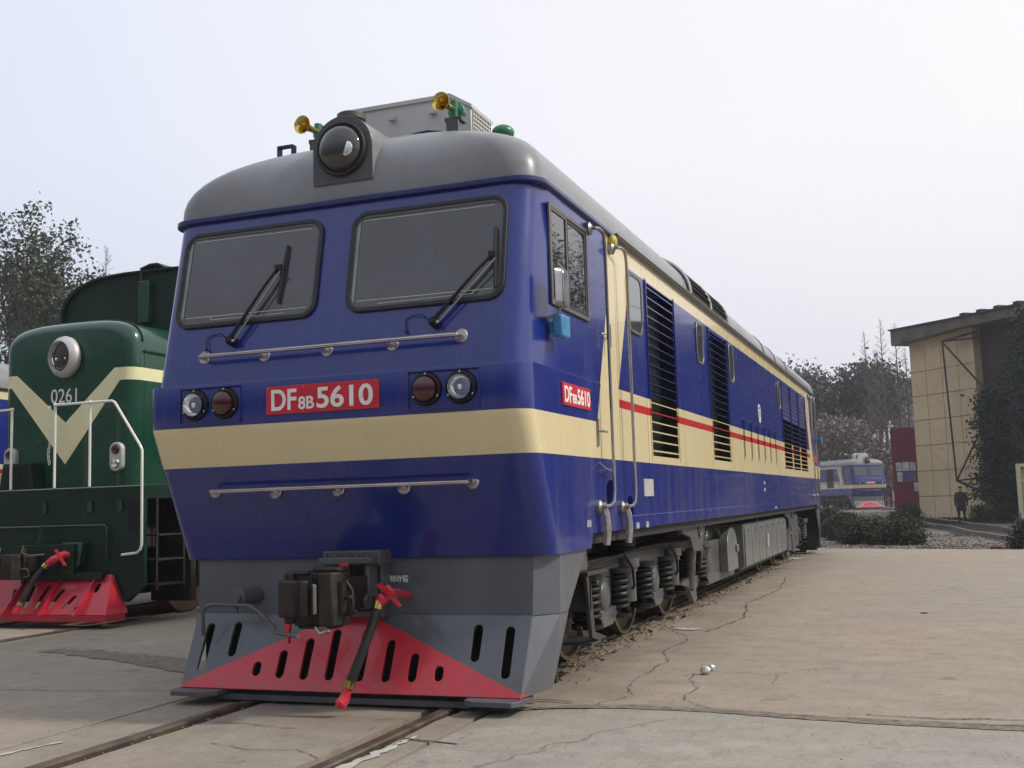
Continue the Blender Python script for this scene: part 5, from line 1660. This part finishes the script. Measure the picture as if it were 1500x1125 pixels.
bd = empty('notice_board', (2.4, 60.2, -.2), R(0), label='tall maroon board with pale posters, left of the ochre shed', cat='board')
b = MB(); b.box(-.62, .70, -.05, .05, 0, 5.05); b.build('board', M['maroon'], bd, bevel=.01)
for i, (x0, x1, z0, z1, mt) in enumerate(((-.42, -.12, 2.62, 3.1, 'paper'), (-.08, .28, 2.62, 3.12, 'paper'), (.32, .62, 2.62, 3.1, 'paper'), (-.38, -.1, 2.02, 2.55, 'paper'), (-.06, .62, 2.02, 2.55, 'paper2'), (.48, .72, 1.45, 1.95, 'paper'))):
    b = MB(); b.box(x0, x1, -.062, -.051, z0, z1); b.build('poster', M[mt], bd)

fb = empty('factory_block', (5.1, 118, 0), label='faint grey multi storey building far behind the bare trees', cat='building')
b = MB(); b.box(-4.5, 30, 0, 20, -1, 12.8); b.build('wall', M['farwall'], fb)
b = MB(); b.box(-4.8, 30.3, -.4, 20.3, 12.8, 13.1); b.build('roof_slab', M['roofc'], fb)
for i in range(5):
    for j in range(3):
        b = MB(); b.box(-4.2 + i * 1.5, -3.0 + i * 1.5, -.05, .0, 1.4 + j * 3.6, 3.6 + j * 3.6); b.build('window', M['paper'], fb)

gp = empty('gate_post', (7.9, 49.5, gz(7.6, 50) - .1), label='pale yellow framed gate post at the right edge of the photo', cat='gate post')
b = MB(); b.box(-.45, -.27, -.15, .15, 0, 2.75); b.box(-.27, 1.6, -.15, .15, 2.6, 2.75); b.build('frame', M['gcream'], gp, bevel=.01)
b = MB(); b.box(-.27, 1.6, -.05, .05, .1, 2.6); b.build('panel', M['ywall'], gp)
b = MB(); b.box(-.27, 1.6, -.08, .08, 1.95, 2.05); b.build('rail_bar', M['gcream'], gp)

wp0 = W_(-.4, -3, 10.55); wp1 = W_(24, -3, 13.2)
b = MB(); b.tube([(Vector((0, 0, 0)).lerp(wp1 - wp0, t)) + Vector((0, 0, -1.0 * t * (1 - t))) for t in [i / 12 for i in range(13)]], .02, 5)
o = b.build('overhead_wire', M['black'], None, label='thin wire rising from the left end of the shed roof', cat='wire'); o.location = wp0
# ------------------------------------------------------------------ vegetation
def leaves(mb, centres, n, spread, size, rnd, flat=.8):
    for (c, s_) in centres:
        c = Vector(c)
        for _ in range(n):
            p = c + Vector((rnd.gauss(0, 1), rnd.gauss(0, 1), rnd.gauss(0, flat))) * spread * s_
            a = Vector((rnd.uniform(-1, 1), rnd.uniform(-1, 1), rnd.uniform(-1, 1))).normalized()
            bq = a.cross(Vector((rnd.uniform(-1, 1), rnd.uniform(-1, 1), rnd.uniform(-1, 1)))).normalized()
            L_ = size * rnd.uniform(.6, 1.4)
            a *= L_; bq *= L_ * .55
            mb.quad(p - a * .5, p + bq * .5, p + a * .5, p - bq * .5)

def branchy(mb, p, d, length, r, depth, rnd, ends, up_bias=.25, kids=(2, 4), ang=.6):
    pts = [p]; q = p.copy(); dd = d.copy(); n = 4
    for i in range(n):
        dd = (dd + Vector((rnd.uniform(-.15, .15), rnd.uniform(-.15, .15), rnd.uniform(-.05, .12)))).normalized()
        q = q + dd * (length / n); pts.append(q.copy())
    mb.tube(pts, [r * (1 - .55 * i / n) for i in range(n + 1)], 5 if depth else 4)
    if depth == 0:
        ends.append(q); return
    for k in range(rnd.randint(*kids)):
        t = rnd.uniform(.45, 1.0); i = min(n, max(1, int(t * n)))
        nd = (dd + Vector((rnd.uniform(-ang, ang), rnd.uniform(-ang, ang), rnd.uniform(-ang * .4, ang * .6) + up_bias))).normalized()
        branchy(mb, pts[i], nd, length * rnd.uniform(.55, .8), r * .5, depth - 1, rnd, ends, up_bias, kids, ang)
    ends.append(q)

def leafy_tree(name, loc, h, crown_w, trunk_r, leafmat, seed, n_leaf=46, size=.22, spread=.5, depth=3, **k):
    rnd = random.Random(seed)
    root = empty(name, loc, **k)
    t = MB(); ends = []
    hb = h * .28
    t.tube([(0, 0, -.3), (.05, .02, hb * .5), (rnd.uniform(-.2, .2), 0, hb)], [trunk_r * 1.25, trunk_r, trunk_r * .85], 10)
    for i in range(6):
        a = 2 * PI * i / 6 + rnd.uniform(-.3, .3)
        d = Vector((math.cos(a) * crown_w / h * rnd.uniform(.4, 1.1), math.sin(a) * crown_w / h * rnd.uniform(.4, 1.1), .8)).normalized()
        branchy(t, Vector((0, 0, hb * rnd.uniform(.8, 1.0))), d, h * rnd.uniform(.26, .36), trunk_r * .5, depth, rnd, ends)
    sc_ = h / max(e.z for e in ends); wx = crown_w / 2 / max(max(abs(e.x), abs(e.y)) for e in ends)
    for v in t.bm.verts:
        f_ = 1.0 if v.co.z < hb * .9 else wx
        v.co = Vector((v.co.x * f_, v.co.y * f_, v.co.z * sc_))
    for e in ends: e.x *= wx; e.y *= wx; e.z *= sc_
    t.build('trunk', M['bark'], root)
    cr = MB(); leaves(cr, [(e, rnd.uniform(.6, 1.3)) for e in ends], n_leaf, spread, size, rnd)
    cr.build('crown', leafmat, root, smooth=0, fix=False)
    return root

def bare_conifer(name, loc, h, seed, r=.14, **k):
    rnd = random.Random(seed); root = empty(name, loc, **k)
    t = MB(); t.tube([(0, 0, -.3), (0, 0, h * .5), (rnd.uniform(-.1, .1), 0, h)], [r, r * .6, .012], 7); t.build('trunk', M['bark'], root)
    t = MB()
    n = 150
    for i in range(n):
        f = .12 + .87 * i / n; z = h * f; L_ = h * .15 * (1 - f) ** .8 + .15
        a = rnd.uniform(0, 2 * PI); d = Vector((math.cos(a), math.sin(a), rnd.uniform(.5, 1.0))).normalized()
        p = Vector((0, 0, z)); e = p + d * L_
        t.tube([p, e], [.018, .006], 3)
        for q in range(3):
            s_ = p + d * L_ * rnd.uniform(.3, .9); dd = (d + Vector((rnd.uniform(-.8, .8), rnd.uniform(-.8, .8), rnd.uniform(-.1, .6)))).normalized()
            t.tube([s_, s_ + dd * L_ * .45], [.009, .004], 3)
    t.build('crown', M['barklt'], root, smooth=0)
    return root

# the tall tree and its neighbours above the green locomotive
leafy_tree('broadleaf_tree', (-37.3, 36.5, -.05), 17.0, 6.6, .26, M['leaf_a'], 3, 30, .22, .36, 3, label='tallest broadleaf tree with ragged dark crown at the upper left', cat='tree')
leafy_tree('broadleaf_tree', (-33.7, 37.5, -.05), 14.0, 4.8, .20, M['leaf_a'], 15, 26, .22, .36, 3, label='lower rounded broadleaf tree between the tall left tree and the green cab', cat='tree')
leafy_tree('broadleaf_tree', (-46, 44, -.05), 17, 7.0, .28, M['leaf_a'], 8, 30, .25, .42, 3, label='broadleaf tree behind the tallest one, cut by the left edge', cat='tree')
bare_conifer('bare_tree', (-42, 47, -.05), 17.6, 21, label='thin leafless tree showing above the lower left tree', cat='tree')
# dark conifer to the right
def conifer(name, loc, h, w_, seed, n=150, **k):
    rnd = random.Random(seed); root = empty(name, loc, **k)
    t = MB(); t.tube([(0, 0, -.3), (.08, 0, h * .4), (0, .05, h * .95)], [.22, .15, .03], 8)
    cs = []
    for i in range(n):
        f = .15 + .85 * (i / n) ** 1.0; z = h * f
        prof = (.55 + .45 * math.sin(f * 9)) if f > .3 else .6
        L_ = w_ * (1 - f) ** .45 * rnd.uniform(.45, 1.0) * (0.75 + .25 * prof)
        a = rnd.uniform(0, 2 * PI); d = Vector((math.cos(a), math.sin(a), rnd.uniform(-.15, .25)))
        p = Vector((0, 0, z)); e = p + d * L_
        t.tube([p, p + d * L_ * .5 + Vector((0, 0, .1)), e], [.035, .02, .008], 4)
        for q in range(4): cs.append((p + d * L_ * (.35 + .21 * q), rnd.uniform(.6, 1.15)))
    t.build('trunk', M['bark'], root)
    cr = MB(); leaves(cr, cs, 26, .30, .19, rnd, .55); cr.build('crown', M['leaf_b'], root, smooth=0, fix=False)
    return root
conifer('evergreen_tree', (8.75, 50.5, -.3), 9.9, 2.5, 31, label='very dark evergreen tree with drooping crown in front of the shed', cat='tree')
conifer('evergreen_tree', (11.6, 50.5, -.3), 11.0, 3.0, 32, label='second dark evergreen tree mostly outside the right edge', cat='tree')
b_ = conifer('evergreen_tree', (6.75, 51.5, -.3), 6.2, 1.45, 35, 90, label='slender lower evergreen at the left foot of the dark trees', cat='tree')

def bush(name, loc, rx, ry, h, seed, mat='leaf_c', n=46, size=.075, stems=True, **k):
    rnd = random.Random(seed); root = empty(name, loc, **k)
    cs = []
    for _ in range(n):
        a = rnd.uniform(0, 2 * PI); u = rnd.uniform(-.2, 1); rr = math.sqrt(max(0, 1 - max(0, u) ** 2)) * rnd.uniform(.55, 1)
        cs.append(((rx * rr * math.cos(a), ry * rr * math.sin(a), h * (.15 + .8 * max(u, 0))), rnd.uniform(.7, 1.2)))
    cr = MB(); leaves(cr, cs, 130, .13, size, rnd, .8); cr.build('foliage', M[mat], root, smooth=0, fix=False)
    t = MB()
    for _ in range(9):
        a = rnd.uniform(0, 2*PI); t.tube([(0, 0, -.05), (rx * .6 * math.cos(a), ry * .6 * math.sin(a), h * .75)], [.02, .008], 4)
    t.build('stems', M['bark'], root)
    return root
shr = [(2.85, 25.9, .62, .66, 'rounded dark green shrub nearest the camera, right end of the shrub row'),
       (2.1, 26.9, .66, .70, 'dark green shrub just left of the nearest shrub'),
       (1.6, 29.6, .66, .76, 'dark green shrub in the middle of the row, slightly lower'),
       (.95, 32.8, .72, .90, 'taller rounded shrub third from the left of the row'),
       (.2, 35.5, .75, .98, 'rounded shrub beside the rear of the big locomotive'),
       (2.7, 44.5, .8, .95, 'small shrub standing behind the row below the distant locomotive')]
for i, (x, y, r_, h_, lb) in enumerate(shr):
    bush('shrub', (x, y, gz(x, y) - .02), r_, r_ * .9, h_, 50 + i, label=lb, cat='shrub', group='shrubs on the gravel')
bush('shrub', (5.72, 20.9, -.04), .30, .30, .55, 77, 'leaf_b', 26, .06, label='low dark rounded bush cut off by the right edge beside the concrete', cat='shrub')
# clipped hedge behind the person
rnd = random.Random(9); hg = empty('hedge', (6.6, 50.2, gz(6.6, 50)), label='low clipped dark green hedge behind the walking person', cat='hedge')
cr = MB(); cs = [((rnd.uniform(-1.15, 1.25), rnd.uniform(-.35, .35), rnd.uniform(.05, .78)), 1) for _ in range(150)]
leaves(cr, cs, 40, .10, .09, rnd); cr.build('foliage', M['leaf_c'], hg, smooth=0, fix=False)
t = MB()
for i in range(12): t.tube([(-1.1 + i * .2, 0, -.05), (-1.1 + i * .2, 0, .6)], .015, 4)
t.build('stems', M['bark'], hg)
# grass strip near the hedge
rnd = random.Random(10); cr = MB()
for _ in range(2600):
    x = rnd.uniform(3.4, 8.4); y = rnd.uniform(47.5, 57) ; z = gz(x, y)
    h_ = rnd.uniform(.06, .16); a = rnd.uniform(0, PI)
    dx_, dy_ = .03 * math.cos(a), .03 * math.sin(a)
    cr.quad((x - dx_, y - dy_, z), (x + dx_, y + dy_, z), (x + dx_ * .3 + .03, y + dy_ * .3, z + h_), (x - dx_ * .3 + .03, y - dy_ * .3, z + h_))
cr.build('grass', M['leaf_c'], None, smooth=0, fix=False, kind='stuff')

# far trees one can tell apart
for i, (x, y, h_, w_, lb) in enumerate((
    (-7.0, 108, 13.9, 6.5, 'distant rounded tree whose crown shows just beside the rear of the big locomotive'),
    (-3.4, 112, 13.4, 8.0, 'distant broad dark tree in the middle of the far wood'),
    (-.4, 108, 13.8, 5.5, 'distant dark tree behind the tallest bare trees'))):
    leafy_tree('broadleaf_tree', (x, y, -.1), h_, w_, .25, M['leaf_far'], 60 + i, 34, .42, .75, 3, label=lb, cat='tree', group='far trees')
for i, (x, y, h_, lb) in enumerate(((-1.2, 103, 16.6, 'leftmost of the bare pointed trees in the distance'), (.35, 100, 17.2, 'tallest bare pointed tree left of the shed'), (-.3, 101, 14.5, 'thin bare tree between the two taller bare ones'), (1.55, 102, 17.0, 'bare pointed tree close to the shed corner'), (2.3, 101, 14.5, 'bare pointed tree half hidden by the shed roof edge'))):
    bare_conifer('bare_tree', (x, y, -.1), h_, 80 + i, .16, label=lb, cat='tree', group='bare far trees')
for i, (x, y, h_, lb) in enumerate(((12.6, 38, 12.5, 'thin leaved tree right of the yard, nearest the gate, reflected in the cab window'), (15.5, 44, 14.5, 'thin leaved taller tree right of the yard, reflected in the cab window'), (18.5, 48, 13.5, 'thin leaved tree farther behind, right of the yard, reflected in the cab window'), (20.5, 43, 14, 'thin leaved tree farthest right of the yard, reflected in the cab window'))):
    leafy_tree('broadleaf_tree', (x, y, -.2), h_, 6.5, .2, M['leaf_a'], 180 + i, 12, .16, .35, 3, label=lb, cat='tree', group='trees right of the yard')
# far wood as one mass
rnd = random.Random(91); cr = MB(); t = MB()
cs = []
for _ in range(520):
    x = rnd.uniform(-16, .75); top = 7.6 + 1.8 * noise.noise(Vector((x * .3, 4, 0))) - (1.5 if x < -8 else 0) - (2.5 if x > -2 else 0)
    cs.append(((x, rnd.uniform(98, 105), rnd.uniform(.3, 1) * top), 1))
leaves(cr, cs, 60, .7, .34, rnd)
cr.build('woodland', M['leaf_brown'], None, smooth=0, fix=False, kind='stuff')
cr = MB(); cs = []
for _ in range(900):
    x = rnd.uniform(-70, 60); top = 9.5 + 2.5 * noise.noise(Vector((x * .12, 9, 0)))
    if -1.2 < x < 6: continue
    if -12 < x < 6: top = min(top, 9.5)
    cs.append(((x, rnd.uniform(128, 140), rnd.uniform(0, 1) * top), 1))
leaves(cr, cs, 60, 1.1, .6, rnd)
cr.build('woodland', M['leaf_far'], None, smooth=0, fix=False, kind='stuff')
# wood to the left behind the tracks
cr = MB(); cs = []
for _ in range(420):
    x = rnd.uniform(-75, -22); top = 6.5 + 1.5 * noise.noise(Vector((x * .2, 2, 0)))
    cs.append(((x, rnd.uniform(50, 60), rnd.uniform(0, 1) * top), 1))
leaves(cr, cs, 50, .8, .4, rnd)
cr.build('woodland', M['leaf_far'], None, smooth=0, fix=False, kind='stuff')

# ------------------------------------------------------------------ the walking person
pr = empty('person', (4.97, 47.4, gz(5.0, 47.4) - .02), R(-8), label='person in a long dark coat and dark trousers walking along the track', cat='person')
me = bpy.data.meshes.new('body'); bmp = bmesh.new()
J = {'pel': (0, 0, .92, .15), 'sp': (0, .01, 1.12, .155), 'ch': (0, .0, 1.32, .165), 'nk': (0, -.01, 1.46, .055), 'hd': (0, -.03, 1.53, .062), 'hc': (0, -.035, 1.60, .092), 'ht': (0, -.03, 1.665, .075),
     'hl': (-.10, 0, .88, .095), 'kl': (-.11, -.08, .48, .062), 'al': (-.11, -.04, .09, .042), 'tl': (-.115, -.20, .04, .035),
     'hr': (.10, 0, .88, .095), 'kr': (.11, .02, .48, .062), 'ar': (.11, .16, .12, .042), 'tr': (.115, .03, .04, .035),
     'sl': (-.185, 0, 1.39, .075), 'el': (-.25, .03, 1.13, .052), 'wl': (-.24, -.07, .88, .034), 'fl': (-.235, -.09, .79, .026),
     'sr': (.185, 0, 1.39, .075), 'er': (.25, .04, 1.13, .052), 'wr': (.25, .0, .88, .034), 'fr': (.25, -.02, .79, .026)}
vs = {k_: bmp.verts.new(v[:3]) for k_, v in J.items()}
for a, c_ in (('pel','sp'),('sp','ch'),('ch','nk'),('nk','hd'),('hd','hc'),('hc','ht'),('pel','hl'),('hl','kl'),('kl','al'),('al','tl'),('pel','hr'),('hr','kr'),('kr','ar'),('ar','tr'),('ch','sl'),('sl','el'),('el','wl'),('wl','fl'),('ch','sr'),('sr','er'),('er','wr'),('wr','fr')):
    bmp.edges.new((vs[a], vs[c_]))
bmp.to_mesh(me); bmp.free()
po = bpy.data.objects.new('body', me); C.objects.link(po); po.parent = pr
md = po.modifiers.new('skin', 'SKIN')
for i, k_ in enumerate(J): 
    rr_v = J[k_][3]; me.skin_vertices[0].data[i].radius = (rr_v, rr_v * .8 if k_ in ('pel', 'sp', 'ch') else rr_v)
me.skin_vertices[0].data[0].use_root = True
po.modifiers.new('sub', 'SUBSURF').levels = 2
po.modifiers['sub'].render_levels = 2
bpy.context.view_layer.update()
nm = bpy.data.meshes.new_from_object(po.evaluated_get(bpy.context.evaluated_depsgraph_get()))
po.modifiers.clear(); po.data = nm; nm.name = 'body'
nm.materials.clear(); nm.materials.append(M['cloth']); nm.materials.append(M['skin'])
for p in nm.polygons:
    c_ = p.center
    if c_.z > 1.475 or (c_.z < .855 and abs(c_.x) > .19): p.material_index = 1
    p.use_smooth = True
b = MB(); b.ball((0, -.005, 1.668), .088, 14, 9, (1, 1.05, .75)); b.build('hair', M['hair'], pr)
b = MB()
b.lathe((0, 0, .62), (0, 0, 1), [(0, .22), (.25, .205), (.45, .20), (.62, .215), (.74, .19), (.80, .10)], 18, False, False)
for v in b.bm.verts: v.co.y *= .78
b.build('coat', M['cloth'], pr)
b = MB(); b.ball((0, -.128, 1.585), .014, 8, 5, (1, 1.3, 1.4)); b.build('nose', M['skin'], pr)
b = MB()
for sx in (-.033, .033): b.ball((sx, -.117, 1.612), .009, 8, 5)
b.build('eyes', M['hair'], pr)

# ------------------------------------------------------------------ haze
hz, ntz, bz = new_mat('haze air')
ntz.nodes.remove(bz)
pvn = ntz.nodes.new('ShaderNodeVolumePrincipled')
pvn.inputs['Color'].default_value = (.93, .94, 1.0, 1)
pvn.inputs['Density'].default_value = HAZE
pvn.inputs['Anisotropy'].default_value = .2
ntz.links.new(pvn.outputs[0], ntz.nodes['Material Output'].inputs['Volume'])
b = MB(); b.box(-410, 410, -70, 910, -2, 32)
b.build('haze', hz, None, smooth=0, kind='stuff')
